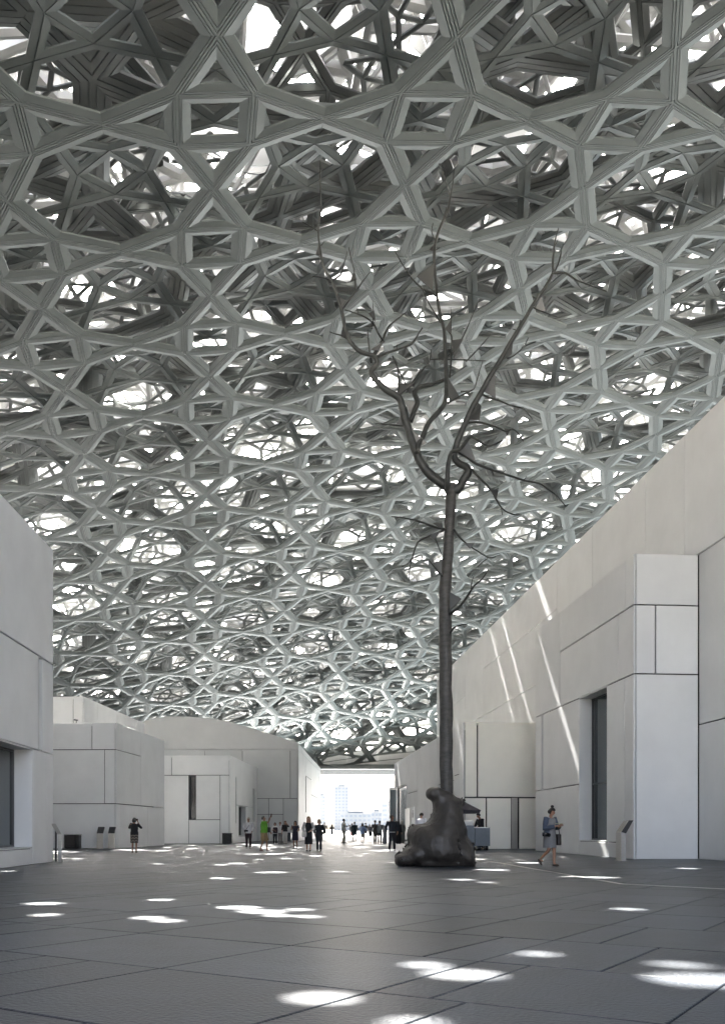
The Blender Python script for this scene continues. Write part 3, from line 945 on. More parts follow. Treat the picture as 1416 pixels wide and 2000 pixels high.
for k, (key, a0, a1, b0, b1, c) in enumerate(sc_):
    g = .007; e = .007
    dz = rs.uniform(-.0012, .0012)
    V = []
    for z, i in ((-.02, 0), (-.004 + dz, 0), (dz, e)):
        for a, b in ((a0 + g + i, b0 + g + i), (a0 + g + i, b1 - g - i), (a1 - g - i, b1 - g - i), (a1 - g - i, b0 + g + i)):
            V.append(A1 * a + B1 * b + UP * z)
    Fc = [(11, 10, 9, 8)]
    for s in (0, 4):
        for m1 in range(4):
            m2 = (m1 + 1) % 4
            Fc.append((s + m2, s + m1, s + 4 + m1, s + 4 + m2))
    if k < 300:
        me = mesh_py('paving_slab', [v - c for v in V], Fc, M_SLAB)
        link_mesh('paving_slab', me, ground, c)
    else:
        bo = len(SV); SV += V; SF += [tuple(bo + i for i in f) for f in Fc]
o = link_mesh('paving', mesh_py('paving', SV, SF, M_SLAB), ground)
o['kind'] = 'stuff'
far_pl = MB().box((-70, 74.5, -.5), (70, 118, -.006)).build('far_paving', M_SLAB, ground)
# drain strip on the right
p0, p1 = G(930, 1678), G(1215, 1727); p2 = G(1420, 1737)
for (a, b) in ((p0, p1), (p1, p2)):
    d = (b - a).normalized(); n = Vector((d.y, -d.x, 0)) * .045
    mb = MB(); mb.add([a - n + UP * .0012, a + n + UP * .0012, b + n + UP * .0012, b - n + UP * .0012, a - n + UP * .006, a + n + UP * .006, b + n + UP * .006, b - n + UP * .006], [(3, 2, 1, 0), (4, 5, 6, 7), (0, 1, 5, 4), (1, 2, 6, 5), (2, 3, 7, 6), (3, 0, 4, 7)])
    mb.build('drain_strip', M_INOX, ground)
M_PALE = mat('pale_terrace_stone', (0.45, 0.43, 0.39), 0.8, var=0.08, scale=.3)
terr = MB().box((-900, -900, -3), (900, 119, -.62)).build('bounce_terrace', M_PALE); terr['kind'] = 'structure'  # unseen outer ground, added pale and wide to bounce sun inwards
M_SEA = mat('sea_water', (0.028, 0.062, 0.074), 0.22, bump=0.5, bscale=.6)
sea = MB().box((-9000, 119.2, -4), (9000, 12000, -2.2)).build('sea', M_SEA); sea['kind'] = 'structure'
# ------------------------------------------------------------------ bronze tree sculpture
M_BRONZE = mat('dark_patinated_bronze', (0.046, 0.040, 0.034), 0.5, 0.15, var=0.4, scale=2.2, bump=0.8, bscale=16, stretch=(1, 1, .4))
M_BARK = mat('bronze_bark', (0.060, 0.056, 0.049), 0.6, 0.15, var=0.4, scale=4.0, bump=1.0, bscale=24, stretch=(1, 1, 2.5))
M_TWIG = mat('bronze_branch', (0.036, 0.037, 0.033), 0.55, 0.2, var=0.35, scale=5.0, bump=0.6, bscale=30)
M_MIRROR = mat('dull_mirror_plate', (0.085, 0.085, 0.08), 0.5, .5)
TD = 23.4                                   # distance of the trunk
tree = empty('tree_sculpture', AT(872, 1697, TD) * 1.0, 'tall leafless dark bronze tree sculpture rising from a lumpy bronze mass', 'sculpture')
tree.location.z = 0
TL = tree.location
def smooth_path(pts, n=4):
    P_ = [pts[0]] + pts + [pts[-1]]
    out = []
    for i in range(1, len(P_) - 2):
        p0, p1, p2, p3 = (np.array(P_[k]) for k in (i - 1, i, i + 1, i + 2))
        for t in np.linspace(0, 1, n, endpoint=False):
            out.append(0.5 * ((2 * p1) + (-p0 + p2) * t + (2 * p0 - 5 * p1 + 4 * p2 - p3) * t ** 2 + (-p0 + 3 * p1 - 3 * p2 + p3) * t ** 3))
    out.append(np.array(pts[-1]))
    return out
rb = random.Random(21)
def branch(pp, r0, r1, d0=0.0, d1=0.0, name='branch', n=7, m=None, sm=3):
    """pp: photo pixels; r in photo px; d: how far behind (+) or before (-) the trunk"""
    k = len(pp)
    pts = []
    for i, p in enumerate(pp):
        t = i / (k - 1)
        d = TD + d0 + (d1 - d0) * t
        rr = (p[2] if len(p) > 2 else r0 + (r1 - r0) * t) * d / F
        w = AT(p[0], p[1], d) - TL
        pts.append((w.x, w.y, w.z, rr))
    pts = smooth_path(pts, sm)
    q = [Vector(p[:3]) + Vector((rb.uniform(-1, 1), rb.uniform(-1, 1), 0)) * p[3] * .06 for p in pts]
    mb = MB(); mb.tube(q, [max(.009, p[3] * (1.0 if name == 'trunk' else 1.18)) * (1 + rb.uniform(-.04, .04)) for p in pts], n)
    return mb.build(name, m or (M_BARK if name == 'trunk' else M_TWIG), tree, smooth=True)
branch([(871, 1600, 13), (872, 1540, 12.6), (871, 1470, 12.5), (871, 1400, 12.6), (870, 1320, 12.2), (870, 1250, 12.4), (869, 1160, 12), (870, 1130, 11.4), (873, 1100, 11), (876, 1060, 10.3), (878, 1020, 10), (880, 985, 10.2), (881, 955, 11), (881, 944, 9)], 0, 0, name='trunk', n=16)
branch([(884, 955, 7.5), (868, 948, 8), (840, 927, 7.6), (820, 901, 7.2), (812, 882, 7), (801, 851, 6.4), (792, 820, 6.1), (784, 790, 6), (777, 775, 5.8), (753, 761, 5.2), (731, 739, 4.6), (725, 725, 4.6), (736, 711, 4), (730, 695, 3.8), (705, 688, 3.5), (684, 667, 3.2), (673.6, 639, 2.9), (666, 600, 2.6), (650, 553, 2.4), (634.6, 527, 2.2), (628, 503.5, 2), (621.6, 449, 1.6), (626.8, 405, 1.4), (625.5, 347.6, 1.1), (626, 314, .8)], 0, 0, 0, -1.6, n=9)
branch([(814, 884, 4.5), (817.6, 868, 4.5), (826, 851, 4.4), (837, 826, 4.3), (857, 803.6, 4.2), (868, 787, 4), (872, 761.6, 3.9), (871, 722, 3.6), (868.5, 670, 3.2), (867, 644, 3), (859, 613, 2.8), (853, 574, 2.6), (850, 540, 2.5), (847.7, 501, 2.5), (851.6, 467, 2.4), (863, 436, 2.2), (873.7, 415, 1.9), (879, 384, 1.5), (884, 358, 1.2), (888, 321, .7)], 0, 0, -.4, 1.0, n=8)
branch([(880, 958, 8), (893, 956, 7.6), (907, 935, 7.2), (914, 921, 6.8), (910, 912, 6.3), (896, 905, 6), (887, 893, 5.6), (890, 873.6, 5.4), (899, 848, 5), (908.6, 826, 4.8), (921, 798, 4.6), (938, 768.6, 4.5), (957.6, 733.6, 4.2), (979.5, 699, 4), (995, 671.5, 3.8), (1020, 631, 3.4), (1041.6, 594, 3), (1063, 563, 2.7), (1079, 533.5, 2.3), (1079, 513, 1.9), (1083, 473, 1.3), (1090.6, 445, .8)], 0, 0, 0, -1.0, n=9)
SMALL = [
    ([(1079, 534), (1103.6, 533.5), (1125, 547.4), (1150, 556.7), (1184, 569)], 2, .9, -1, -1.6), ([(1083, 530), (1091, 512), (1097, 485)], 1.5, .7, -1, -.6),
    ([(873, 955), (873.6, 940), (875, 910), (882, 884), (896, 879), (908, 866), (918, 852.6), (932, 859.6), (952, 871), (971.6, 865), (980, 859.6)], 4.2, 1.2, -.6, -1.5),
    ([(911, 827), (924, 825), (941, 826), (969, 834), (988, 843), (1000, 838), (1011, 845.6), (1022, 862)], 2, .9, 0, -1.3),
    ([(938, 769), (952, 776), (969, 781), (997, 792), (1022, 799), (1040, 819)], 1.9, .8, -.2, .8),
    ([(894, 882), (912, 893), (932, 907), (980, 924), (1022, 938), (1054, 945), (1075.7, 960), (1088, 969), (1103.6, 988)], 2.4, .8, -.3, -2),
    ([(900, 903), (912, 908), (938, 935), (957.6, 954.8), (971.6, 980), (985, 997), (1003.7, 1005), (1018, 1006)], 2.4, .8, 0, -1.2),
    ([(957, 955), (966, 957), (974, 953)], 1.4, .8, -.6, -.7), ([(978, 990), (981, 1006)], 1.1, .7, -.7, -.8),
    ([(872, 1034), (848, 1029), (820, 1019), (792, 1012), (764, 1009)], 2.2, .8, 0, -1),
    ([(866, 1036), (848, 1043), (834, 1048.5), (815, 1061), (805, 1089), (795, 1102), (785, 1107)], 1.9, .7, 0, -1.3), ([(805, 1089), (800, 1110), (799, 1134)], 1.2, .6, -1, -1.2),
    ([(850, 1052), (857, 1070), (863, 1084)], 1.3, .7, -.4, -.5), ([(884, 1030), (894, 1046), (910, 1061), (935, 1078), (954.8, 1089), (968, 1087)], 1.9, .7, 0, -1.2),
    ([(953, 1090), (942, 1098), (932, 1108)], 1, .6, -1.1, -1.2), ([(866, 1128), (852, 1112), (837, 1093)], 2.2, 1, 0, -.7),
    ([(872, 1203), (883, 1196), (896, 1186), (908, 1171), (918, 1156), (926, 1144), (941, 1131), (954.8, 1111)], 3, .9, 0, -1.4), ([(920, 1152), (921, 1138), (926, 1122)], 1.2, .7, -1, -1),
    ([(874, 1246), (882, 1232), (888, 1225), (900, 1221), (912.8, 1219)], 2, .8, 0, -.6),
    ([(776, 775), (788, 762), (803.6, 747.6), (823, 725), (838, 706), (842.6, 680)], 2, .8, -.4, .4), ([(777, 773), (779, 745), (776, 715), (771, 700)], 1.6, .8, -.4, -.2),
    ([(802, 822, 5), (809, 803, 4.6), (815, 786, 4.4), (810, 770, 4.2), (813, 762, 4), (822, 755, 3.8), (845.6, 750, 3.2), (869, 741, 2.6)], 5, 2.5, -.2, .3),
    ([(812, 768), (803, 762), (797, 752)], 1.5, .9, 0, .1), ([(793, 832), (765, 830), (733.6, 827)], 1.6, .7, -.3, -.9),
    ([(728, 697), (737, 682), (746, 667), (755, 645), (765, 632), (793, 610)], 3.4, .8, -.6, .2), ([(750, 668), (738, 650), (728, 631), (710, 618), (689, 610), (673.6, 605)], 1.8, .8, -.4, -1.4),
    ([(734, 700), (755, 690), (777.6, 683), (803.6, 672.5), (812, 662), (819, 649)], 2.2, .7, -.5, .5), ([(728, 632), (729, 612), (728, 589)], 1.3, .6, -.8, -.6), ([(775, 684), (776, 672)], 1, .6, -.1, 0),
    ([(725.6, 709), (721, 680), (718, 644)], 1.8, .8, -.6, -.8), ([(692, 672), (671, 657), (655, 652), (643.7, 648)], 1.6, .7, -.9, -1.2),
    ([(668, 605), (676, 594), (697, 566), (712, 545), (725.6, 527)], 1.8, .7, -1, -.4), ([(695, 570), (694, 545), (692, 529.5), (686, 505), (681, 483)], 1.4, .7, -.7, -.9),
    ([(648, 550), (660, 541), (666, 535), (672, 515), (679, 490)], 1.5, .7, -1.2, -.8), ([(645, 548), (630, 542), (611, 540)], 1.2, .7, -1.2, -1.6), ([(622, 452), (608, 443), (590, 433)], 1.1, .6, -1.4, -1.7),
    ([(626.6, 412), (636, 399), (650, 383)], 1.1, .6, -1.4, -1.1), ([(856, 582), (840, 571), (824, 563), (808, 548), (796, 532), (781, 508), (767, 483)], 1.9, .7, .4, -.6),
    ([(860, 630), (850, 613), (837, 592), (824, 563)], 1.5, .8, .3, -.1), ([(878, 738), (881, 700), (882, 659), (876, 648), (871, 640)], 1.6, 1, .3, .4), ([(880, 652), (881, 622), (880, 600)], 1.2, .6, .4, .5),
    ([(882, 694), (893, 675), (905, 656), (920, 622), (934.6, 586)], 1.4, .6, .3, .9), ([(838, 702), (872, 702), (905, 703), (948, 705)], 1.3, .8, .3, .6), ([(900, 765), (924, 761), (932, 738), (942, 706)], 1.3, .7, .1, .7),
    ([(874, 788), (890, 778), (912, 767), (924, 761)], 1.6, 1.1, -.2, .1), ([(910, 706), (935, 680), (958, 653)], 1, .6, .5, .9), ([(990, 700), (1003, 695), (1020, 680), (1032, 659)], 1.3, .6, -.5, -.2),
    ([(1040, 600), (1052, 606), (1070, 613), (1088, 619)], 1.3, .6, -.8, -1.2), ([(879, 386), (870, 352), (857, 319)], 1.1, .6, .8, .6), ([(850, 470), (843, 452), (846, 436)], 1.1, .7, .7, .6),
    ([(825.0, 640), (815, 655), (803, 672)], 1, .6, .2, .4), ([(767, 696), (778, 722), (793, 752)], 1.4, 1.0, -.2, -.4)]
for pp, r0, r1, d0, d1 in SMALL: branch(pp, r0 * 1.12, r1, d0, d1, n=5)
# twigs on the thin branches
for px, py, dx, dy, d in [(621, 430, -9, -6, -1.4), (627, 480, 7, -10, -1.3), (852, 520, -9, -5, .6), (849, 489, 10, -6, .7), (868, 700, 10, -9, .2), (1083, 480, 6, -12, -1), (1048, 583, -9, -4, -.8), (1011, 645, -10, -2, -.6), (1150, 557, 6, -9, -1.4), (1125, 547, 4, 9, -1.3),
                          (941, 1131, 9, 3, -1.2), (820, 1019, -6, 8, -.6), (1022, 938, 6, -8, -1.4), (960, 920, 4, 9, -1), (700, 612, -3, -10, -1), (870, 425, 9, -3, .8), (980, 924, 7, -6, -1.2), (650, 553, -8, -3, -1.2)]:
    branch([(px, py), (px + dx * .6, py + dy * .5), (px + dx, py + dy)], 1.0, .6, d, d - .05, name='twig', n=4, sm=2)
LEAVES = [([(874, 737), (899, 778), (877, 786)], 0), ([(967, 727), (967, 778), (939, 761)], .1), ([(939, 792), (936, 820), (917, 820), (927, 780)], .1), ([(913, 860), (930, 904), (896, 882)], -.5), ([(1057, 578), (1065, 608), (1045, 603)], -.9),
          ([(1001, 668), (998, 693), (979, 705)], -.5), ([(880, 625), (880, 650), (869, 643)], .4), ([(848, 514), (845, 568), (814, 540)], .4), ([(658, 576), (676, 589), (666, 602)], -1.1), ([(670, 631), (684, 664), (666, 657)], -.9), ([(750, 665), (738, 688), (724, 683)], -.5),
          ([(778, 750), (808, 750), (778, 773)], -.3), ([(789, 781), (809, 784), (803, 817)], -.1), ([(803, 837), (834, 865), (812, 876)], -.3), ([(985, 837), (997, 837), (990, 851)], -.8), ([(957, 956), (973, 957), (970, 974)], -.7), ([(846, 1022), (863, 1021), (864, 1033)], -.2),
          ([(863, 1092), (862, 1123), (845, 1100)], -.4), ([(878, 1156), (901, 1170), (879, 1193)], -.2), ([(838, 1047), (860, 1036), (849, 1056)], -.3), ([(907, 1061), (927, 1060), (918, 1072)], -.8), ([(775, 828), (787, 800), (790, 832)], -.4), ([(883, 665), (904, 662), (886, 700)], .4),
          ([(1015, 624), (1024, 632), (1010, 646)], -.6), ([(690, 533), (697, 545), (684, 551)], -.8), ([(622, 480), (629, 503), (617, 497)], -1.3), ([(846, 478), (850, 492), (838, 488)], .7), ([(872, 405), (873, 424), (862, 434)], .8), ([(720, 612), (730, 606), (733, 628)], -.8), ([(790, 749), (812, 758), (800, 770)], 0)]
for k, (pp, d) in enumerate(LEAVES):
    V0 = [AT(x, y, TD + d + .12 * rb.uniform(-1, 1)) - TL for x, y in pp]
    c = sum(V0, Vector()) / len(V0)
    nn = (V0[1] - V0[0]).cross(V0[2] - V0[0]).normalized() * .012
    n = len(V0)
    V = [v - c - nn for v in V0] + [v - c + nn for v in V0]
    Fc = [tuple(range(n)), tuple(range(2 * n - 1, n - 1, -1))] + [(i, n + i, n + (i + 1) % n, (i + 1) % n) for i in range(n)]
    link_mesh('mirror_leaf', mesh_py('mirror_leaf', V, Fc, M_MIRROR), tree, c)
# lumpy base: blobs merged into one skin
mb = MB()
def blob(cx, cy, rx, ry, rd, dd=0.0, rot=0.0):
    s = TD / F / 5.9
    c = AT(740 + cx / 5.9, 1460 + cy / 5.9, TD - .2 + dd) - TL
    mb.ball(c, (rx * s, rd, ry * s), 20, 14, Matrix.Rotation(math.radians(rot), 3, 'Y'))
for b in ((700, 1180, 345, 215, .92), (690, 1080, 300, 215, .90), (735, 985, 262, 205, .80), (775, 880, 215, 200, .68), (795, 760, 190, 180, .56), (800, 650, 172, 95, .48),
          (330, 1285, 160, 100, .55, -.1), (240, 1298, 74, 88, .42, -.2), (440, 1240, 190, 135, .66, -.1), (560, 1150, 230, 200, .80), (430, 1010, 125, 135, .52, .1), (480, 955, 140, 85, .50, .1), (400, 1100, 78, 120, .46, .1),
          (540, 1040, 200, 180, .72), (1000, 1265, 112, 135, .58, -.1), (900, 1210, 200, 175, .74), (960, 1150, 130, 190, .60, 0, -30), (925, 1000, 100, 180, .55), (895, 860, 92, 200, .48), (900, 632, 92, 70, .42, .1),
          (650, 500, 112, 54, .36, 0), (592, 545, 62, 66, .33), (700, 580, 110, 92, .40), (690, 660, 85, 95, .40), (775, 555, 100, 60, .38), (640, 1345, 330, 60, .70), (850, 1345, 200, 60, .62), (1058, 1340, 58, 52, .34, -.1), (1105, 1385, 34, 24, .18, -.25)):
    blob(*b)
bo = mb.build('base_mass', M_BRONZE, tree, smooth=True)
rm = bo.modifiers.new('remesh', 'REMESH'); rm.mode = 'VOXEL'; rm.voxel_size = 0.032
sm_ = bo.modifiers.new('smooth', 'SMOOTH'); sm_.iterations = 30; sm_.factor = 0.6
dg = bpy.context.evaluated_depsgraph_get()
me = bpy.data.meshes.new_from_object(bo.evaluated_get(dg))
bo.modifiers.clear(); old = bo.data; bo.data = me; bpy.data.meshes.remove(old)
from mathutils import noise as mnoise
nv = len(me.vertices)
zmin = 0.0
for v in me.vertices:
    q_ = v.co.copy(); q_.z *= .6
    rg = 1.0 - abs(mnoise.noise(q_ * 2.6 + Vector((3.1, 0, 0)))) * 2.2
    n = mnoise.noise(q_ * 2.2) * .05 + max(0.0, rg) ** 3 * .02 + mnoise.noise(v.co * 7.0) * .018 + mnoise.noise(v.co * 17.0) * .006
    v.co += v.normal * (n * .75 - .035)
    if v.co.z < 0.0: v.co.z = 0.0 + .001 * abs(mnoise.noise(v.co * 9))
me.shade_smooth(); me.update()
# ------------------------------------------------------------------ people
_cm = {}
def cmat(c, rough=0.8, var=0.08):
    key = (tuple(c), rough)
    if key not in _cm:
        _cm[key] = mat('cloth_%s' % len(_cm), tuple(c), rough, var=var, scale=14.0, bump=0.25, bscale=25)
    return _cm[key]
SKIN_L = mat('skin', (0.42, 0.24, 0.17), 0.55, var=.05)
SKIN_M = mat('skin_tan', (0.30, 0.16, 0.10), 0.55, var=.05)
SKIN_D = mat('skin_brown', (0.20, 0.105, 0.065), 0.55, var=.05)
BLACKC = (0.012, 0.012, 0.014); WHITEC = (0.72, 0.71, 0.69); NAVY = (0.018, 0.022, 0.035); GREYC = (0.28, 0.29, 0.31)
HB = (0.012, 0.010, 0.009); HBR = (0.10, 0.055, 0.03); HBL = (0.27, 0.17, 0.08)
pick = lambda k, d: d.get(k)

def skeleton(pose, fem, k):
    """joints for a 1.75 m figure facing -Y (its left is +X)"""
    sw = .165 if fem else .19
    hip = .085
    st = pose.get('stride', 0.0)
    J = dict(pelvis=(0, 0, .96), waist=(0, 0, 1.10), chest=(0, -.005, 1.30), neck=(0, .0, 1.455), neck2=(0, -.012, 1.52), jaw=(0, -.035, 1.575), head=(0, -.022, 1.645), crown=(0, -.012, 1.705),
             shL=(sw, .005, 1.425), shR=(-sw, .005, 1.425), hipL=(hip, 0, .91), hipR=(-hip, 0, .91))
    fl = pose.get('legs', {})
    lift = pose.get('lift', 0.0)
    J['kneeL'] = fl.get('kneeL', (hip + .01, -.03 - st * .55, .50)); J['ankL'] = fl.get('ankL', (hip + .015, .02 - st, .085))
    J['kneeR'] = fl.get('kneeR', (-hip - .01, -.03 + st * .35, .50)); J['ankR'] = fl.get('ankR', (-hip - .015, .02 + st, .085 + lift))
    J['elL'] = pose.get('elL', (sw + .075, .03, 1.14)); J['wrL'] = pose.get('wrL', (sw + .085, -.05, .90))
    J['elR'] = pose.get('elR', (-sw - .075, .03, 1.14)); J['wrR'] = pose.get('wrR', (-sw - .085, -.05, .90))
    J = {a: Vector(b) for a, b in J.items()}
    # head turn / nod
    hy, hp = math.radians(pose.get('head_yaw', 0)), math.radians(pose.get('nod', 0))
    for n in ('jaw', 'head', 'crown'):
        r = J[n] - J['neck2']
        J[n] = J['neck2'] + Matrix.Rotation(hy, 3, 'Z') @ (Matrix.Rotation(hp, 3, 'X') @ r)
    J['nose'] = J['head'] + Matrix.Rotation(hy, 3, 'Z') @ (Matrix.Rotation(hp, 3, 'X') @ Vector((0, -.105, -.02)))
    ln = pose.get('lean', 0)
    if ln:
        R = Matrix.Rotation(math.radians(ln), 3, 'X')
        for n in J:
            if n[:3] in ('kne', 'ank', 'hip', 'pel'): continue
            J[n] = J['pelvis'] + R @ (J[n] - J['pelvis'])
    return J

def person(label, px, py, ptop, yaw=0.0, fem=True, skin=None, top=None, sleeve=1.0, hem=.92, bottom=None, dress=None, shoe=(0.02, 0.018, 0.016), hair=(HB, 'long'), pose=None, wide=1.0, group=None, z0=0.0, dep=None, extra=None):
    pose = pose or {}
    d = dep or F * EYE / (py - CY)
    loc = Vector(((px - CX) / F * d, d, z0))
    H = (py - ptop) / F * d if dep is None else 1.75
    k = H / 1.765
    root = empty('person', loc, label, 'person', group, math.radians(yaw))
    J = skeleton(pose, fem, k)
    skin = skin or SKIN_M
    w = wide
    rad = dict(pelvis=.125 * w, waist=.112 * w, chest=.128 * w, neck=.062, neck2=.054, jaw=.066, head=.088, crown=.066, shL=.066, shR=.066, hipL=.092 * w, hipR=.092 * w, kneeL=.058, kneeR=.058, ankL=.038, ankR=.038,
               elL=.042, elR=.042, wrL=.027, wrR=.027, nose=.014)
    E = [('pelvis', 'waist'), ('waist', 'chest'), ('chest', 'neck'), ('neck', 'neck2'), ('neck2', 'jaw'), ('jaw', 'head'), ('head', 'crown'), ('head', 'nose'), ('chest', 'shL'), ('chest', 'shR'), ('pelvis', 'hipL'), ('pelvis', 'hipR'),
         ('hipL', 'kneeL'), ('kneeL', 'ankL'), ('hipR', 'kneeR'), ('kneeR', 'ankR'), ('shL', 'elL'), ('elL', 'wrL'), ('shR', 'elR'), ('elR', 'wrR')]
    V = []; idx = {}; RR_ = []; EE = []
    for n, p in J.items():
        idx[n] = len(V); V.append(p); RR_.append(rad[n])
    EE = [(idx[a], idx[b]) for a, b in E]
    # calves, feet, hands
    def addv(p, r, par):
        V.append(p); RR_.append(r); EE.append((par, len(V) - 1)); return len(V) - 1
    for s in 'LR':
        a = J['ank' + s]
        addv(a + Vector((0, -.12, -.055)), .03, idx['ank' + s])
        wv = J['wr' + s]; dr = (wv - J['el' + s]).normalized()
        sx = 1 if s == 'L' else -1
        side = dr.cross(Vector((sx, 0.3, 0))).normalized()
        palm = addv(wv + dr * .07, .034, idx['wr' + s])
        for q in (-1.5, -.5, .5, 1.5):
            L_ = .088 - abs(q - .4) * .012
            kn = addv(wv + dr * .105 + side * q * .019, .0098, palm)
            m_ = addv(wv + dr * (.105 + L_ * .5) + side * q * .021 + Vector((-sx * .012, 0, 0)), .0088, kn)
            addv(wv + dr * (.105 + L_) + side * q * .020 + Vector((-sx * .034, 0, 0)), .0075, m_)
        th = addv(wv + dr * .055 + side * .042, .0125, palm)
        addv(wv + dr * .098 + side * .060 + Vector((-sx * .012, 0, 0)), .0098, th)
    V = [v * k for v in V]; RR_ = [r * k for r in RR_]
    me = bpy.data.meshes.new('body')
    me.from_pydata([tuple(v) for v in V], EE, [])
    ob = link_mesh('body', me, root)
    sk = ob.modifiers.new('skin', 'SKIN')
    sk.use_smooth_shade = True; sk.branch_smoothing = 0.3
    for i, sv in enumerate(me.skin_vertices[0].data):
        sv.radius = (RR_[i], RR_[i]); sv.use_root = (i == 0)
    ss = ob.modifiers.new('sub', 'SUBSURF'); ss.levels = 1; ss.render_levels = 1
    ob['_skin'] = 1
    me.materials.append(skin)
    PENDING.append((ob, skin))
    S = lambda v: v * k
    K = Matrix.Scale(k, 3)
    def torso(hemz, col, name, ease=.02, neckz=1.47, extra_flare=0.0, shoulders=True):
        mb = MB()
        sw = abs(J['shL'].x)
        ry = .125 * w + ease
        prof = [(hemz, .155 * w + ease + extra_flare, ry + .012 + extra_flare), (1.0 if hemz < .98 else hemz + .02, .155 * w + ease, ry + .01), (1.10, .135 * w + ease, ry - .01), (1.22, .148 * w + ease, ry + .004), (1.33, sw - .005 + ease, ry + .002), (1.40, sw + ease - .005, ry - .02), (1.445, sw * .72 + ease, .085 + ease), (neckz, .075, .07)]
        prof = [p for i, p in enumerate(prof) if i == 0 or p[0] > hemz + .015]
        rs = [(0, 0, z, rx, ry_) for z, rx, ry_ in prof]
        mb.rings(rs, 16, cap0=False, cap1=False)
        if pose.get('lean'):
            R = Matrix.Rotation(math.radians(pose['lean']), 3, 'X')
            mb.V = [J['pelvis'] + R @ (v - J['pelvis']) if v.z > .96 else v for v in mb.V]
        return mb
    def sleeves(mb, frac, ease=.018):
        for s in 'LR':
            sh, el, wr = J['sh' + s], J['el' + s], J['wr' + s]
            if frac <= 0: continue
            if frac <= .5:
                e = sh.lerp(el, frac * 2); mb.tube([sh + (sh - el).normalized() * .03, sh.lerp(e, .5), e], [.062 + ease, .058 + ease, .054 + ease], 9, cap=False)
            else:
                e = el.lerp(wr, (frac - .5) * 2); mb.tube([sh + (sh - el).normalized() * .03, sh.lerp(el, .5), el, el.lerp(e, .5), e], [.062 + ease, .054 + ease, .046 + ease, .040 + ease, .033 + ease], 9, cap=False)
        return mb
    def fin(mb, name, col, rough=.85):
        mb.V = [v * k for v in mb.V]
        m = col if isinstance(col, bpy.types.Material) else cmat(col, rough)
        return mb.build(name, m, root, smooth=True)
    if bottom:
        kind, col = bottom[0], bottom[1]
        mb = MB()
        if kind in ('trousers', 'shorts'):
            mb.rings([(0, 0, .84, .15 * w + .02, .12 * w + .02), (0, 0, .95, .15 * w + .02, .125 * w + .015), (0, 0, 1.04, .135 * w + .015, .115 * w + .015)], 14)
            for s in 'LR':
                h, kn, an = J['hip' + s], J['knee' + s], J['ank' + s]
                if kind == 'trousers':
                    mb.tube([h + Vector((0, 0, .03)), h.lerp(kn, .5), kn, kn.lerp(an, .5), an + (kn - an).normalized() * .01], [.100 * w, .090 * w, .072, .066, bottom[2] if len(bottom) > 2 else .058], 10, cap=False)
                else:
                    e = h.lerp(kn, .98); mb.tube([h + Vector((0, 0, .03)), h.lerp(e, .5), e], [.102 * w, .098 * w, .092 * w], 10, cap=False)
        else:
            hz, fl = bottom[2], bottom[3]
            cy_ = 0
            mb.rings([(0, cy_, hz, .15 * w + fl, .13 * w + fl), (0, 0, (hz + .95) / 2, .162 * w + fl * .6, .14 * w + fl * .6), (0, 0, .95, .16 * w + .01, .135 * w + .01), (0, 0, 1.06, .135 * w + .015, .115 * w + .015)], 18)
        fin(mb, kind, col)
    if top:
        mb = torso(hem, top, 'top'); sleeves(mb, sleeve); fin(mb, 'shirt', top)
    if dress:
        col, hz, fl, slv = dress
        mb = torso(.96, col, 'dress', neckz=1.43)
        mb.rings([(0, 0, hz, .15 * w + fl, .125 * w + fl), (0, 0, (hz + .95) / 2, .16 * w + fl * .6, .14 * w + fl * .6), (0, 0, .965, .155 * w + .021, .125 * w + .033)], 18)
        sleeves(mb, slv); fin(mb, 'dress', col)
    for s in 'LR':
        a = J['ank' + s]
        mb = MB()
        kn = J['knee' + s]; dn = (a - kn).normalized()
        pitch = math.atan2(-(kn.y - a.y), kn.z - a.z) if a.z > .14 else 0
        M = Matrix.Rotation(pitch * 1.0, 3, 'X')
        mb.ball((0, 0, 0), (.046, .13, .043), 10, 6, None)
        mb.V = [Vector((v.x, v.y, max(v.z, -.03))) for v in mb.V]
        mb.V = [a + M @ (v + Vector((0, -.065, -.050))) for v in mb.V]
        fin(mb, 'shoe', shoe, .5)
    hc, hs = hair
    if hs:
        hm = cmat(hc, .6)
        up = (J['crown'] - J['jaw']).normalized(); fw = (J['nose'] - J['head']); fw = (fw - up * fw.dot(up)).normalized(); rt = up.cross(fw)
        B = Matrix((rt, -fw, up)).transposed()
        c = J['head'] + up * .018 - fw * .012
        mb = MB(); mb.ball((0, 0, 0), (.098, .112, .112), 14, 10)
        mb.V = [Vector((v.x, max(v.y, -.062 - max(0, v.z - .03) * .5), v.z if v.y > -.01 else max(v.z, .035))) for v in mb.V]
        if hs == 'short': mb.V = [Vector((v.x, v.y, max(v.z, -.045))) for v in mb.V]
        if hs == 'long':
            mb.rings([(0, .055, -.25, .10, .045), (0, .062, -.15, .115, .06), (0, .045, -.05, .105, .07), (0, .03, .03, .09, .07)], 12, cap0=True, cap1=True)
        if hs == 'bob':
            mb.rings([(0, .04, -.12, .10, .055), (0, .045, -.05, .11, .07), (0, .03, .03, .09, .07)], 12, cap0=True, cap1=True)
        if hs == 'bun':
            mb.ball((0, .035, .135), (.052, .052, .045), 10, 7)
            mb.ball((.0, .09, -.03), (.075, .05, .07), 10, 7)
        if hs == 'cap':
            mb.box((-.06, -.17, .045), (.06, -.08, .058))
        if hs == 'scarf':
            mb.rings([(0, .01, -.30, .17, .12), (0, .01, -.20, .13, .10), (0, .0, -.12, .095, .09), (0, .01, -.02, .098, .10)], 14, cap0=True)
        mb.V = [c + B @ v for v in mb.V]
        fin(mb, 'cap' if hs == 'cap' else ('headscarf' if hs == 'scarf' else 'hair'), hc, .6)
    return root, J, k, sleeves, fin, torso
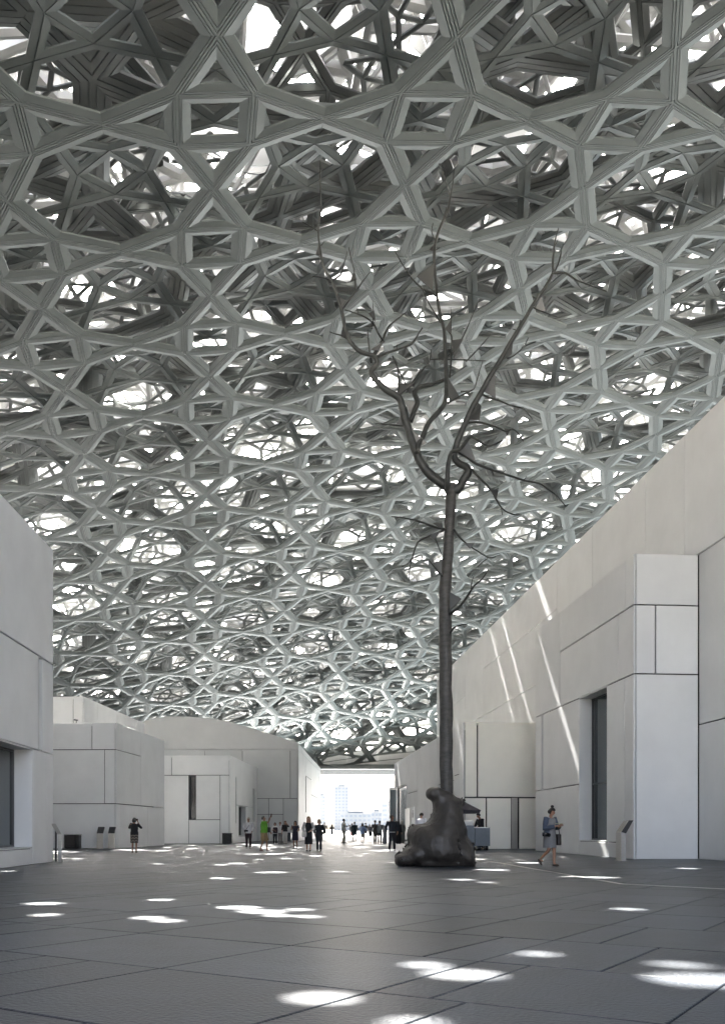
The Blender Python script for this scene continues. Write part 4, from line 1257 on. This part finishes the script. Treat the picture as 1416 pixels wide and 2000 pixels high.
PENDING = []
def wpt(root, v):
    return root.location + Matrix.Rotation(root.rotation_euler.z, 3, 'Z') @ v
def held(name, label, cat, root, v, k, build, mt, group=None):
    """a carried object: its own thing, at the carrier's local point v (1.75 m figure)"""
    o = empty(name, wpt(root, Vector(v) * k), label, cat, group, root.rotation_euler.z)
    build(o)
    return o

# --- woman on the right
r, J, k, slv, fin, tor = person('woman in blue denim jacket and grey dress walking along the right wall', 1073, 1692, 1577, yaw=38, skin=SKIN_M, dress=((0.15, 0.15, 0.15), .56, .045, .3), shoe=(0.035, 0.022, 0.016), hair=(HB, 'bun'), wide=1.12,
       pose=dict(legs=dict(kneeL=(.085, -.10, .50), ankL=(.08, -.10, .085), kneeR=(-.09, -.06, .50), ankR=(-.09, .30, .20)), elL=(.27, -.05, 1.14), wrL=(.12, -.27, 1.20), elR=(-.27, -.02, 1.13), wrR=(-.03, -.27, 1.22), nod=22, lean=3))
mb = MB(); w_ = 1.12
ring = [(.93, .20, .165), (1.02, .195, .16), (1.12, .18, .15), (1.24, .19, .15), (1.34, .19, .145), (1.41, .18, .12), (1.46, .10, .09)]
n = 18; V = []; Fc = []
for z, rx, ry in ring:
    for q in range(n + 1):
        a = math.radians(-90 + 28 + (360 - 56) * q / n)
        V.append(Vector((rx * math.cos(a), ry * math.sin(a), z)))
for i in range(len(ring) - 1):
    for q in range(n): Fc.append((i * (n + 1) + q, i * (n + 1) + q + 1, (i + 1) * (n + 1) + q + 1, (i + 1) * (n + 1) + q))
mb.add(V, Fc); slv(mb, .92, .03)
fin(mb, 'denim_jacket', (0.052, 0.066, 0.095))
mb = MB(); mb.tube([Vector((-.13, .05, 1.46)), Vector((-.22, .03, 1.25)), Vector((-.27, .02, 1.0))], .008, 5); fin(mb, 'camera_strap', (.5, .5, .5))
for s in (-1, 1):
    mb = MB(); f_ = (J['nose'] - J['head']).normalized(); mb.ball(J['head'] + f_ * .082 + Vector((f_.y, -f_.x, 0)).normalized() * .033 * s + Vector((0, 0, .018)), .011, 6, 5); fin(mb, 'eye', BLACKC)
def b1(o):
    MB().box((-.05, -.055, -.05), (.05, .035, .05), ch=.008).build('camera_body', M_BLACK, o); mb = MB(); mb.tube([(0, -.05, 0), (0, -.16, -.02)], [.042, .046], 12); mb.build('lens', M_BLACK, o)
held('camera', 'black camera hanging at the hip of the woman in denim jacket', 'camera', r, (-.30, -.06, .96), k, b1, None)
def b2(o):
    MB().box((-.05, -.15, -.36), (.06, .15, -.08), ch=.02).build('bag_body', cmat((.016, .011, .010), .5), o); mb = MB(); mb.tube([(0, -.13, -.09), (.0, -.08, .12), (0.0, .0, .26), (0, .08, .12), (0, .13, -.09)], .012, 6); mb.build('strap', cmat((.016, .011, .010), .5), o)
held('handbag', 'dark brown shoulder bag carried by the woman in denim jacket', 'handbag', r, (.29, .02, 1.06), k, b2, None)
def b3(o):
    MB().box((-.10, -.07, -.004), (.0, .07, .004)).build('page', cmat((.55, .55, .32)), o); MB().box((.002, -.07, -.004), (.10, .07, .004)).build('page', cmat((.6, .6, .55)), o)
held('leaflet', 'open leaflet in the hands of the woman in denim jacket', 'leaflet', r, (.05, -.36, 1.28), k, b3, None)

# --- left woman from behind
zig = mat('zigzag_knit', (0.10, 0.085, 0.075), .85)
nt = zig.node_tree; N = nt.nodes; L = nt.links
tc = N.new('ShaderNodeTexCoord'); sp = N.new('ShaderNodeSeparateXYZ'); L.new(tc.outputs['Object'], sp.inputs[0])
tri = N.new('ShaderNodeMath'); tri.operation = 'PINGPONG'; tri.inputs[1].default_value = .055; L.new(sp.outputs['X'], tri.inputs[0])
ad = N.new('ShaderNodeMath'); ad.operation = 'ADD'; L.new(tri.outputs[0], ad.inputs[0]); L.new(sp.outputs['Z'], ad.inputs[1])
mo = N.new('ShaderNodeMath'); mo.operation = 'PINGPONG'; mo.inputs[1].default_value = .055; L.new(ad.outputs[0], mo.inputs[0])
gt = N.new('ShaderNodeMath'); gt.operation = 'GREATER_THAN'; gt.inputs[1].default_value = .042; L.new(mo.outputs[0], gt.inputs[0])
mx = N.new('ShaderNodeMix'); mx.data_type = 'RGBA'; mx.inputs['A'].default_value = (.055, .045, .04, 1); mx.inputs['B'].default_value = (.36, .31, .26, 1); L.new(gt.outputs[0], mx.inputs['Factor']); L.new(mx.outputs['Result'], N['Principled BSDF'].inputs['Base Color'])
r, J, k, slv, fin, tor = person('woman seen from behind in black top and zigzag skirt photographing the grey block', 263, 1665.5, 1597, yaw=172, skin=SKIN_M, top=BLACKC, sleeve=.55, hem=.90, bottom=('skirt', zig, .50, .015), shoe=(.03, .02, .015), hair=(HB, 'bob'), wide=1.18,
       pose=dict(elL=(.30, -.10, 1.26), wrL=(.10, -.20, 1.55), elR=(-.33, -.08, 1.26), wrR=(-.10, -.20, 1.56)))
def b4(o):
    MB().box((-.06, -.05, -.04), (.06, .02, .04), ch=.006).build('camera_body', M_BLACK, o); mb = MB(); mb.tube([(0, -.05, 0), (0, -.11, 0)], .033, 10); mb.build('lens', M_BLACK, o)
held('camera', 'small camera held up by the woman in zigzag skirt', 'camera', r, (0, -.24, 1.66), k, b4, None)

# --- left centre group
r, J, k, slv, fin, tor = person('man in white long sleeved shirt and light cap with hands in his pockets', 485.6, 1657.5, 1596, yaw=6, fem=False, skin=SKIN_D, top=(.55, .53, .54), sleeve=1, hem=.86, bottom=('trousers', (.03, .015, .018)), shoe=(.12, .12, .12), hair=((.55, .52, .45), 'cap'), wide=1.15,
       pose=dict(elL=(.30, .03, 1.16), wrL=(.20, -.10, .96), elR=(-.30, .03, 1.16), wrR=(-.20, -.10, .96), stride=.06))
mb = MB(); mb.tube([(.12, -.08, 1.46), (.0, -.185, 1.25), (-.14, -.17, 1.05)], .012, 5); mb.tube([(-.22, -.15, 1.0), (-.02, -.19, 1.0)], [.055, .045], 8); fin(mb, 'waist_bag', BLACKC)
r, J, k, slv, fin, tor = person('heavy man in bright green polo shirt and khaki shorts lifting a phone', 516, 1662, 1594, yaw=72, fem=False, skin=SKIN_M, top=(.10, .30, .025), sleeve=.42, hem=.92, bottom=('shorts', (.26, .18, .09)), shoe=(.09, .035, .03), hair=((.03, .025, .02), 'short'), wide=1.22,
       pose=dict(elL=(.28, -.02, 1.14), wrL=(.22, -.22, .97), elR=(-.20, -.32, 1.44), wrR=(-.13, -.40, 1.69), nod=-14, stride=.14))
mb = MB(); mb.ball((0, -.09, 1.10), (.15, .15, .17), 12, 9); fin(mb, 'belly_of_shirt', (.10, .30, .025))
def b5(o): MB().box((-.04, -.006, -.075), (.04, .006, .075), ch=.004).build('phone_body', M_BLACK, o)
held('phone', 'dark phone held up by the man in green polo shirt', 'phone', r, (-.11, -.45, 1.80), k, b5, None)
def b6(o): MB().box((-.07, -.05, -.11), (.07, .05, .11), ch=.012).build('pouch', cmat(BLACKC, .5), o)
held('belt_pouch', 'black pouch on the belly of the man in green polo shirt', 'pouch', r, (.03, -.27, 1.07), k, b6, None)
G3 = 'visitors strolling across the plaza'
r, J, k, slv, fin, tor = person('woman in white top and black jeans hugging a dark backpack', 537.5, 1649, 1606.5, yaw=5, skin=SKIN_L, top=WHITEC, sleeve=.45, hem=.86, bottom=('trousers', BLACKC), hair=((.05, .025, .018), 'bob'), pose=dict(stride=.08, elL=(.25, -.02, 1.15), wrL=(.05, -.24, 1.16), elR=(-.25, -.02, 1.15), wrR=(-.08, -.24, 1.10)), group=G3)
def b7(o): MB().box((-.15, -.10, -.19), (.15, .04, .19), ch=.05).build('backpack_body', cmat((.035, .02, .025)), o)
held('backpack', 'dark plum backpack on the chest of the woman in black jeans', 'backpack', r, (.02, -.22, 1.14), k, b7, None)
person('woman in white printed tee and grey trousers walking between two friends', 547.5, 1648.5, 1605.5, yaw=0, skin=SKIN_L, top=(.6, .59, .58), sleeve=.4, hem=.90, bottom=('trousers', (.17, .16, .16), .075), hair=((.16, .09, .05), 'short'), pose=dict(stride=.07), group=G3)
person('woman in loose black top and white trousers raising a hand to her hair', 557.5, 1648.8, 1603, yaw=-8, skin=SKIN_L, top=BLACKC, sleeve=.7, hem=.95, bottom=('trousers', (.60, .58, .55), .075), hair=(HBR, 'long'), pose=dict(stride=.10, elL=(.27, -.08, 1.33), wrL=(.13, -.13, 1.58)), group=G3, wide=1.05)
person('woman in dark flowery dress and sunglasses walking towards the camera', 577, 1656.6, 1603, yaw=-4, skin=SKIN_M, dress=((.028, .025, .04), .50, .05, .25), hair=(HB, 'long'), pose=dict(stride=.07, elL=(.26, -.02, 1.15), wrL=(.22, -.22, 1.12), elR=(-.27, .0, 1.17), wrR=(-.20, -.16, 1.33)), group=G3, wide=1.05)
r, J, k, slv, fin, tor = person('blonde woman in black slit dress with sheer white sleeves carrying a white bag', 603, 1662.7, 1594.5, yaw=-6, skin=SKIN_L, dress=(BLACKC, .36, .05, 0.0), hair=(HBL, 'long'), pose=dict(stride=.12, elR=(-.29, .02, 1.16), wrR=(-.22, -.12, .95), elL=(.27, .02, 1.15), wrL=(.15, -.16, 1.05)), group=G3, wide=1.05)
mb = MB(); slv(mb, .95, .035); fin(mb, 'sheer_sleeves', (.46, .45, .43))
def b8(o):
    MB().box((-.10, -.04, -.15), (.10, .04, .08), ch=.03).build('bag_body', cmat((.6, .58, .54)), o); mb = MB(); mb.tube([(-.08, 0, .07), (-.04, 0, .30), (.04, 0, .30), (.08, 0, .07)], .010, 5); mb.build('strap', cmat((.6, .58, .54)), o)
held('handbag', 'white handbag on the arm of the blonde woman in slit dress', 'handbag', r, (-.20, -.16, .90), k, b8, None)
person('fair haired woman in black top and black trousers beside the woman with a white bag', 623.5, 1662.7, 1600, yaw=-3, skin=SKIN_L, top=(.016, .018, .024), sleeve=.8, hem=.80, bottom=('trousers', (.014, .016, .022), .062), hair=(HBL, 'bob'), pose=dict(stride=.13, elL=(.28, .05, 1.14), wrL=(.26, .08, .92), elR=(-.28, .05, 1.14), wrR=(-.24, .08, .92)), group=G3, wide=1.2)

# --- far group before the opening
G4 = 'visitors in front of the open end'
person('man in beige shirt and shorts far off at the left wall end', 634, 1639.3, 1606, yaw=15, fem=False, skin=SKIN_D, top=(.40, .36, .30), sleeve=.4, hem=.85, bottom=('shorts', (.36, .31, .25)), hair=(HB, 'short'), pose=dict(stride=.12, elL=(.28, .05, 1.15), wrL=(.33, -.04, .95)), group=G4)
person('slim woman in short grey dress walking away with a cup', 648.6, 1639.8, 1610, yaw=170, skin=SKIN_D, dress=((.12, .12, .13), .55, .02, .3), hair=(HB, 'long'), pose=dict(stride=.08, elL=(.25, -.02, 1.15), wrL=(.35, -.10, 1.02), elR=(-.26, -.10, 1.16), wrR=(-.34, -.25, 1.14)), group=G4)
r, J, k, slv, fin, tor = person('man in white shirt and khaki trousers standing sideways holding a phone', 671.5, 1647, 1599, yaw=82, fem=False, skin=SKIN_D, top=(.52, .50, .45), sleeve=.9, hem=.90, bottom=('trousers', (.28, .25, .19)), hair=(HB, 'short'), pose=dict(stride=.05, elR=(-.22, -.08, 1.16), wrR=(-.16, -.34, 1.24), elL=(.24, .02, 1.15), wrL=(.2, -.12, .95)), group=G4, wide=1.1)
held('phone', 'small phone in the hand of the man in khaki trousers', 'phone', r, (-.16, -.43, 1.33), k, b5, None)
person('visitor in pale top half hidden behind the person with a red bag', 687.5, 1640.5, 1608, yaw=175, skin=SKIN_M, top=(.35, .33, .32), sleeve=.5, hem=.85, bottom=('skirt', (.2, .2, .22), .45, .03), hair=(HBR, 'bob'), pose=dict(stride=.06), group=G4)
r, J, k, slv, fin, tor = person('person in long dark teal coat walking away with a red bag', 692.7, 1643, 1605, yaw=176, fem=False, skin=SKIN_D, top=(.022, .04, .05), sleeve=1, hem=.62, bottom=('trousers', (.02, .022, .03)), hair=(HB, 'short'), pose=dict(stride=.06), group=G4, wide=1.2)
def b9(o):
    MB().box((-.05, -.16, -.42), (.05, .16, -.04), ch=.02).build('bag_body', cmat((.55, .03, .025)), o); mb = MB(); mb.tube([(0, -.1, -.05), (0, 0, .07), (0, .1, -.05)], .01, 5); mb.build('strap', cmat((.55, .03, .025)), o)
held('shopping_bag', 'bright red bag beside the person in dark teal coat', 'bag', r, (.31, -.06, .86), k, b9, None)
person('woman in light blue shirt and beige shorts seen from behind', 708, 1646, 1607.5, yaw=172, skin=SKIN_L, top=(.27, .36, .55), sleeve=.8, hem=.80, bottom=('shorts', (.30, .26, .20)), hair=(HBR, 'long'), pose=dict(stride=.10, elL=(.32, .02, 1.17), wrL=(.20, -.08, 1.02), elR=(-.32, .02, 1.17), wrR=(-.20, -.08, 1.02)), group=G4, wide=1.1)
person('man in dark shirt behind the woman in light blue shirt', 714, 1638.5, 1607, yaw=10, fem=False, skin=SKIN_D, top=(.05, .05, .045), sleeve=.4, hem=.88, bottom=('trousers', (.10, .10, .09)), hair=(HB, 'short'), group=G4)
person('woman in white trousers and dark vest far off near the middle of the opening', 722, 1637.2, 1610, yaw=0, skin=SKIN_M, top=(.10, .10, .12), sleeve=.2, hem=.98, bottom=('trousers', (.6, .58, .56), .07), hair=(HB, 'long'), pose=dict(stride=.12), group=G4)
person('person in long dark brown coat with a dark tote standing close to the grey hoodie', 732.5, 1648, 1602, yaw=160, fem=False, skin=SKIN_D, top=(.05, .042, .035), sleeve=1, hem=.72, bottom=('trousers', (.03, .026, .024)), hair=((.02, .017, .015), 'short'), pose=dict(stride=.10), group=G4, wide=1.05)
r, J, k, slv, fin, tor = person('visitor in grey hooded jacket and dark trousers seen from behind', 741.5, 1648, 1603, yaw=178, fem=False, skin=SKIN_M, top=(.25, .26, .26), sleeve=1, hem=.84, bottom=('trousers', (.025, .025, .03)), hair=((.03, .022, .018), 'short'), pose=dict(stride=.10), group=G4, wide=1.1)
def b10(o): MB().box((-.14, -.02, -.22), (.14, .14, .20), ch=.05).build('backpack_body', cmat((.22, .23, .23)), o)
held('backpack', 'light grey backpack on the visitor in grey hooded jacket', 'backpack', r, (0, .15, 1.22), k, b10, None)
def b11(o):
    MB().box((-.05, -.17, -.36), (.05, .17, -.04), ch=.02).build('bag_body', cmat(BLACKC), o); mb = MB(); mb.tube([(0, -.1, -.05), (0, 0, .08), (0, .1, -.05)], .01, 5); mb.build('strap', cmat(BLACKC), o)
rr0 = [o for o in bpy.data.objects if o.get('label', '').startswith('person in long dark brown coat')][0]
held('tote_bag', 'dark tote bag hanging beside the person in dark brown coat', 'bag', rr0, (.30, -.05, .84), 1.0, b11, None)
r, J, k, slv, fin, tor = person('man in navy sweater and dark trousers with pale sneakers strolling past the glazed entrance', 765.5, 1662, 1592, yaw=10, fem=False, skin=SKIN_M, top=(.016, .020, .027), sleeve=1, hem=.94, bottom=('trousers', (.014, .015, .02), .052), shoe=(.30, .30, .27), hair=((.06, .045, .035), 'short'),
       pose=dict(stride=.12, head_yaw=40, elL=(.30, .04, 1.16), wrL=(.27, -.06, .95), elR=(-.30, .04, 1.16), wrR=(-.28, -.10, .93)), wide=1.05)
mb = MB(); mb.rings([(0, 0, .915, .178, .152), (0, 0, .955, .178, .150)], 16); fin(mb, 'shirt_hem', WHITEC)
person('woman in long black robe and headscarf behind the man in navy sweater', 778, 1648.5, 1603, yaw=150, skin=SKIN_M, dress=(BLACKC, .06, .06, 1.0), hair=(BLACKC, 'scarf'), wide=1.1)
person('woman in long olive grey robe and headscarf by the glazed entrance', 785.5, 1647, 1602, yaw=-150, skin=SKIN_M, dress=((.12, .12, .11), .06, .06, 1.0), hair=((.13, .12, .11), 'scarf'), wide=1.05)
r, J, k, slv, fin, tor = person('man in white tee shirt bending his head behind the bronze base', 821, 1662, 1586, yaw=150, fem=False, skin=SKIN_M, top=(.66, .65, .68), sleeve=.4, hem=.9, bottom=('trousers', (.03, .035, .05)), hair=((.025, .02, .017), 'short'), pose=dict(nod=24, lean=6, head_yaw=20), wide=1.1)
r, J, k, slv, fin, tor = person('bearded attendant in black shirt working behind the grey counter', 940, 1659.2, 1587, yaw=-62, fem=False, skin=SKIN_M, top=BLACKC, sleeve=.8, hem=.9, bottom=('trousers', BLACKC), hair=(HB, 'short'), pose=dict(nod=22, lean=10, elL=(.25, -.15, 1.18), wrL=(.12, -.38, 1.10), elR=(-.25, -.12, 1.18), wrR=(-.12, -.36, 1.08)))

dg = bpy.context.evaluated_depsgraph_get()
for ob, skin in PENDING:
    me2 = bpy.data.meshes.new_from_object(ob.evaluated_get(dg))
    old = ob.data; ob.modifiers.clear(); ob.data = me2; bpy.data.meshes.remove(old)
    me2.name = 'body'
    if not me2.materials: me2.materials.append(skin)
    me2.shade_smooth()
    del ob['_skin']

# ------------------------------------------------------------------ things standing on the plaza
def stand(px, py, ptop, label, yaw=0.0, wpx=12, group='info stands beside the grey block'):
    g = G(px, py); d = g.y
    H = (py - ptop) / F * d; W = wpx / F * d
    r = empty('info_stand', g, label, 'info stand', group, yaw)
    zb_ = H * .70
    MB().box((-W / 2, -.05, 0), (W / 2, .05, zb_), ch=.006).build('post', M_INOX, r)
    mb = MB()
    V = [(-W / 2, -.05, zb_), (W / 2, -.05, zb_), (W / 2, .05, zb_), (-W / 2, .05, zb_)]
    dx = .03; dy = .16
    V += [(-W / 2 + dx, -.05 + dy, H), (W / 2 + dx, -.05 + dy, H), (W / 2 + dx, .05 + dy, H - .03), (-W / 2 + dx, .05 + dy, H - .03)]
    mb.add([Vector(v) + Vector((0, 0, .002)) for v in V], [(3, 2, 1, 0), (4, 5, 6, 7), (0, 1, 5, 4), (1, 2, 6, 5), (2, 3, 7, 6), (3, 0, 4, 7)])
    mb.build('tilted_panel', M_DARKMET, r)
    return r
stand(196, 1657.8, 1615, 'left one of two metal info stands at the foot of the grey block')
stand(218, 1657.8, 1615, 'right one of two metal info stands, next to the corner of the grey block')
# big totem on the right, seen from its side
g = G(1216, 1680.5); d = g.y
r = empty('info_stand', g, 'tall bent metal info stand leaning over beside the bright block corner at right', 'info stand')
r.rotation_euler = (0, 0, math.atan2(-RU.x, RU.y))
prof = [(-.13, 0), (-.13, .84), (.10, 1.19), (.235, 1.19), (.01, .80), (.01, 0)]
mb = MB(); n = len(prof)
mb.add([Vector((x, -.05, z)) for x, z in prof[:2]] + [], [])
mb = MB()
A_ = [(-.13, 0), (.01, 0), (.01, .80), (-.13, .84)]
mb.add([Vector((x, y, z)) for y in (-.22, .22) for x, z in A_], [(0, 1, 2, 3), (7, 6, 5, 4), (0, 4, 5, 1), (1, 5, 6, 2), (2, 6, 7, 3), (3, 7, 4, 0)]); mb.build('post', M_INOX, r)
mb = MB()
A_ = [(-.13, .842), (.01, .802), (.235, 1.19), (.10, 1.19)]
mb.add([Vector((x, y, z)) for y in (-.22, .22) for x, z in A_], [(0, 1, 2, 3), (7, 6, 5, 4), (0, 4, 5, 1), (1, 5, 6, 2), (2, 6, 7, 3), (3, 7, 4, 0)]); mb.build('tilted_panel', M_DARKMET, r)
MB().box((-.17, -.24, 0), (.04, .24, .012)).build('foot_plate', M_INOX, r)

# handrail at the left corner
g = G(120, 1685.5); d = g.y
r = empty('handrail', g, 'flat steel handrail sloping from the post to the left block corner', 'handrail')
s = d / F
top_y = (1685.5 - 1632) * s
MB().box((-.075, -.02, 0), (.025, .02, top_y), ch=.004).build('post', M_INOX, r)
mb = MB()
p0 = Vector((-.03, 0, top_y + .002)); p1 = Vector((-.32, .35, (1685.5 - 1611) * s))
a = Vector((.05, 0, 0)); t = Vector((0, 0, .035))
mb.add([p0 - a, p0 + a, p1 + a, p1 - a, p0 - a + t, p0 + a + t, p1 + a + t, p1 - a + t], [(3, 2, 1, 0), (4, 5, 6, 7), (0, 1, 5, 4), (1, 2, 6, 5), (2, 3, 7, 6), (3, 0, 4, 7)])
mb.build('rail', M_INOX, r)
MB().box((-.27, .30, 0.02), (-.22, .34, 1.0)).build('rear_post', M_DARKMET, r)
MB().box((-.10, -.06, 0), (.05, .06, .012)).build('foot_plate', M_DARKMET, r)

def bin_(px, py, ptop, wpx, label, depth=.5, cat='bin', name='litter_bin', two=True):
    g = G(px, py); s = g.y / F; W = wpx * s; H = (py - ptop) * s
    r = empty(name, g, label, cat)
    MB().box((-W / 2, 0, .03), (W / 2 - .17 if two else W / 2, depth, H - .04), ch=.012).build('body', M_BLACK, r)
    if two: MB().box((W / 2 - .165, .02, .03), (W / 2, depth - .02, H - .04), ch=.012).build('side_bay', M_DARKMET, r)
    MB().box((-W / 2 - .005, -.005, H - .036), (W / 2 + .005, depth + .005, H), ch=.008).build('lid', M_BLACK, r)
    MB().box((-W / 2 + .04, .05, 0), (W / 2 - .04, depth - .05, .028)).build('plinth', M_DARKMET, r)
bin_(140, 1658, 1630, 28, 'wide black box bin between the handrail and the info stands')
bin_(443.5, 1648.5, 1627, 18.5, 'black bin at the corner of the small white pavilion', two=False)
bin_(565, 1644, 1626, 7, 'narrow black bin behind the woman in white trousers', two=False)
bin_(751.5, 1648.5, 1612, 8.5, 'tall black bin left of the man in navy sweater', two=False, name='litter_bin')

# coffee counter with parasol
M_CNT = mat('grey_blue_counter', (0.13, 0.155, 0.18), 0.5, var=.08, scale=4)
M_PAR = mat('dark_grey_canvas', (0.035, 0.034, 0.042), 0.8)
g = G(932, 1661); s = g.y / F
ct = empty('coffee_cart', g, 'grey blue coffee counter on black wheels behind the bronze base', 'counter')
X = lambda px: (px - 932) * s
Z = lambda py: (1661 - py) * s
MB().box((X(927.5), 0, Z(1652.5)), (X(956.7), .9, Z(1616.8)), ch=.01).build('front_cabinet', M_CNT, ct)
MB().box((X(900), .05, Z(1659)), (X(927), .95, Z(1612.3)), ch=.01).build('side_cabinet', M_CNT, ct)
MB().box((X(925.8), -.02, Z(1616.7)), (X(957.6), .92, Z(1615.6)), ch=.004).build('worktop', M_INOX, ct)
for px in (936.5, 951):
    mb = MB(); mb.tube([(X(px) - .07, .25, .13), (X(px) + .07, .25, .13)], .13, 14); mb.build('wheel', M_BLACK, ct)
    mb = MB(); mb.tube([(X(px) - .07, .7, .13), (X(px) + .07, .7, .13)], .13, 14); mb.build('wheel', M_BLACK, ct)
cm_ = empty('coffee_machine', g + Vector((X(917), .5, Z(1612.2))), 'pale espresso machine on top of the grey blue counter', 'coffee machine')
MB().box((X(908) - X(917), -.25, 0), (X(926) - X(917), .2, Z(1608) - Z(1612.2) + .12), ch=.02).build('body', mat('pale_enamel', (.6, .6, .57), .3), cm_)
MB().box((-.20, -.2, .214), (.2, .15, .23)).build('cup_tray', M_INOX, cm_)
pz0, pz1 = Z(1588.8), Z(1573)
par = empty('parasol', g + Vector((X(880), .3, 0)), 'dark grey parasol over the coffee counter behind the bronze base', 'parasol')
par.location.x = G(932, 1661).x + X(899)
hw = X(936) - X(899)
mb = MB()
mb.add([(-hw + .03, -hw + .06, pz0), (hw - .06, -hw + .06, pz0), (hw - .06, hw - .06, pz0), (-hw + .03, hw - .06, pz0), (-hw, -hw, pz0 + .13), (hw, -hw, pz0 + .13), (hw, hw, pz0 + .13), (-hw, hw, pz0 + .13), (0, 0, pz1 + .28)],
       [(0, 1, 5, 4), (1, 2, 6, 5), (2, 3, 7, 6), (3, 0, 4, 7), (4, 5, 8), (5, 6, 8), (6, 7, 8), (7, 4, 8)])
mb.build('canopy', M_PAR, par)
mb = MB(); mb.tube([(0, 0, .06), (0, 0, pz1 + .2)], .028, 8); mb.build('pole', M_DARKMET, par)
MB().box((-.35, -.35, 0), (.35, .35, .06), ch=.01).build('base_plate', M_DARKMET, par)

# glazed doors and signs on the far right wall

eg = fC.pt(fC.sx(783), 0, 0)
dr = empty('glass_door', fC.pt(fC.sx(776), 0, .0) - RN * .32, 'tall open glass door leaf at the far end of the right wall', 'door')
dr.rotation_euler.z = math.atan2(-RU.x, RU.y)
MB().box((-.22, -.03, .02), (.22, .03, 3.9)).build('pane', M_PGL, dr)
for a, b in ((-.30, -.222), (.222, .30)): MB().box((a, -.04, .0), (b, .04, 4.08)).build('frame', M_INOX, dr)
MB().box((-.22, -.04, 3.902), (.22, .04, 4.08)).build('frame', M_INOX, dr)
def wall_sign(px0, px1, py0, py1, label, m, icon=False):
    s0, s1 = fC.sx(px0), fC.sx(px1); zz0, zz1 = fC.z((px0 + px1) / 2, py1), fC.z((px0 + px1) / 2, py0)
    c = fC.pt((s0 + s1) / 2, zz0, 0)
    r = empty('wall_sign', c, label, 'sign')
    def bx(sa, sb, za, zb, d0, d1, name, mm):
        mb = MB(); V = [fC.pt(s_, z_, d_) - c for d_ in (d0, d1) for s_, z_ in ((sa, za), (sb, za), (sb, zb), (sa, zb))]
        mb.add(V, [(3, 2, 1, 0), (4, 5, 6, 7), (0, 1, 5, 4), (1, 2, 6, 5), (2, 3, 7, 6), (3, 0, 4, 7)]); mb.build(name, mm, r)
    bx(s0, s1, zz0, zz1, .004, .06, 'board', m)
    if icon:
        sm2 = (s0 + s1) / 2; zm = zz0 + (zz1 - zz0) * .62; q = abs(s1 - s0) * .14
        bx(sm2 - q, sm2 + q, zm - .24, zm + .10, .062, .066, 'icon', M_DARKMET); bx(sm2 - q * .6, sm2 + q * .6, zm + .13, zm + .24, .062, .066, 'icon', M_DARKMET)
    return r
wall_sign(804.5, 811.5, 1576, 1612, 'white upright sign with small dark figure on the right wall', mat('sign_white', (.7, .72, .72), .4), True)
wall_sign(792.5, 802, 1579, 1640, 'shiny steel panel on the right wall left of the white sign', M_INOX)
# security camera on the roof of the left block
cc = AT(150, 1410.5, 45.6)
r = empty('security_camera', cc, 'small dark security camera on the parapet of the grey block at left', 'camera')
MB().box((-.02, -.02, -.04), (.02, .02, .08)).build('bracket', M_DARKMET, r)
mb = MB(); mb.tube([(-.11, -.05, .12), (.07, .03, .10)], .04, 8); mb.build('housing', M_DARKMET, r)

# ------------------------------------------------------------------ skyline beyond the water
M_FAR = mat('pale_far_facade', (0.082, 0.09, 0.098), 0.6)
M_FARG = mat('far_window_glass', (0.05, 0.065, 0.085), 0.4)
def far_block(name, label, x0, x1, ytop, dist, depth, rows, cols, cat='building', ybot=1626):
    c = AT((x0 + x1) / 2, ybot, dist); s = dist / F
    W = (x1 - x0) * s; H = (ybot - ytop) * s
    r = empty(name, c, label, cat)
    MB().box((-W / 2, 0, -12), (W / 2, depth, H)).build('wall', M_FAR, r)
    mb_ = None
    for i in range(rows):
        for j in range(cols):
            w = W / cols; h = H / (rows + .6)
            MB().box((-W / 2 + j * w + w * .18, -.35, H - (i + 1) * h + h * .05), (-W / 2 + (j + 1) * w - w * .18, .3, H - (i + 1) * h + h * .55)).build('window', M_FARG, r)
    MB().box((-W * .25, depth * .3, H), (W * .25, depth * .7, H + 4 * s)).build('roof_box', M_FAR, r)
    return r
far_block('office_tower', 'pale hazy high rise tower standing across the water', 653, 681, 1536, 1500, 25, 14, 4, 'tower')
far_block('office_tower', 'faint pale tower partly cut off by the left wall end', 622, 636, 1553, 1700, 25, 10, 2, 'tower')
far_block('apartment_building', 'low pale building with rows of windows across the water', 664, 725, 1588, 1100, 22, 3, 7, 'building', 1618)
far_block('apartment_building', 'pale stepped building right of the low building across the water', 725, 746, 1585, 1150, 22, 3, 3, 'building', 1618)
far_block('office_tower', 'pale block at the right side of the far opening', 746, 792, 1568, 1400, 25, 6, 4, 'tower')
shore = MB().box((-2500, 1000, -3.5), (2500, 1900, -1.0)).build('far_shore', M_PALE); shore['kind'] = 'structure'
# barrier rail at the end of the plaza
br = empty('barrier_rail', (0, 112, 0), 'low rail along the far edge of the plaza', 'railing')
for k in range(9): MB().box((-12 + 3 * k - .03, -.03, 0), (-12 + 3 * k + .03, .03, .42)).build('post', M_DARKMET, br)
MB().box((-12.1, -.04, .422), (12.1, .04, .48)).build('rail', mat('dull_red_rail', (.22, .10, .09), .5), br)
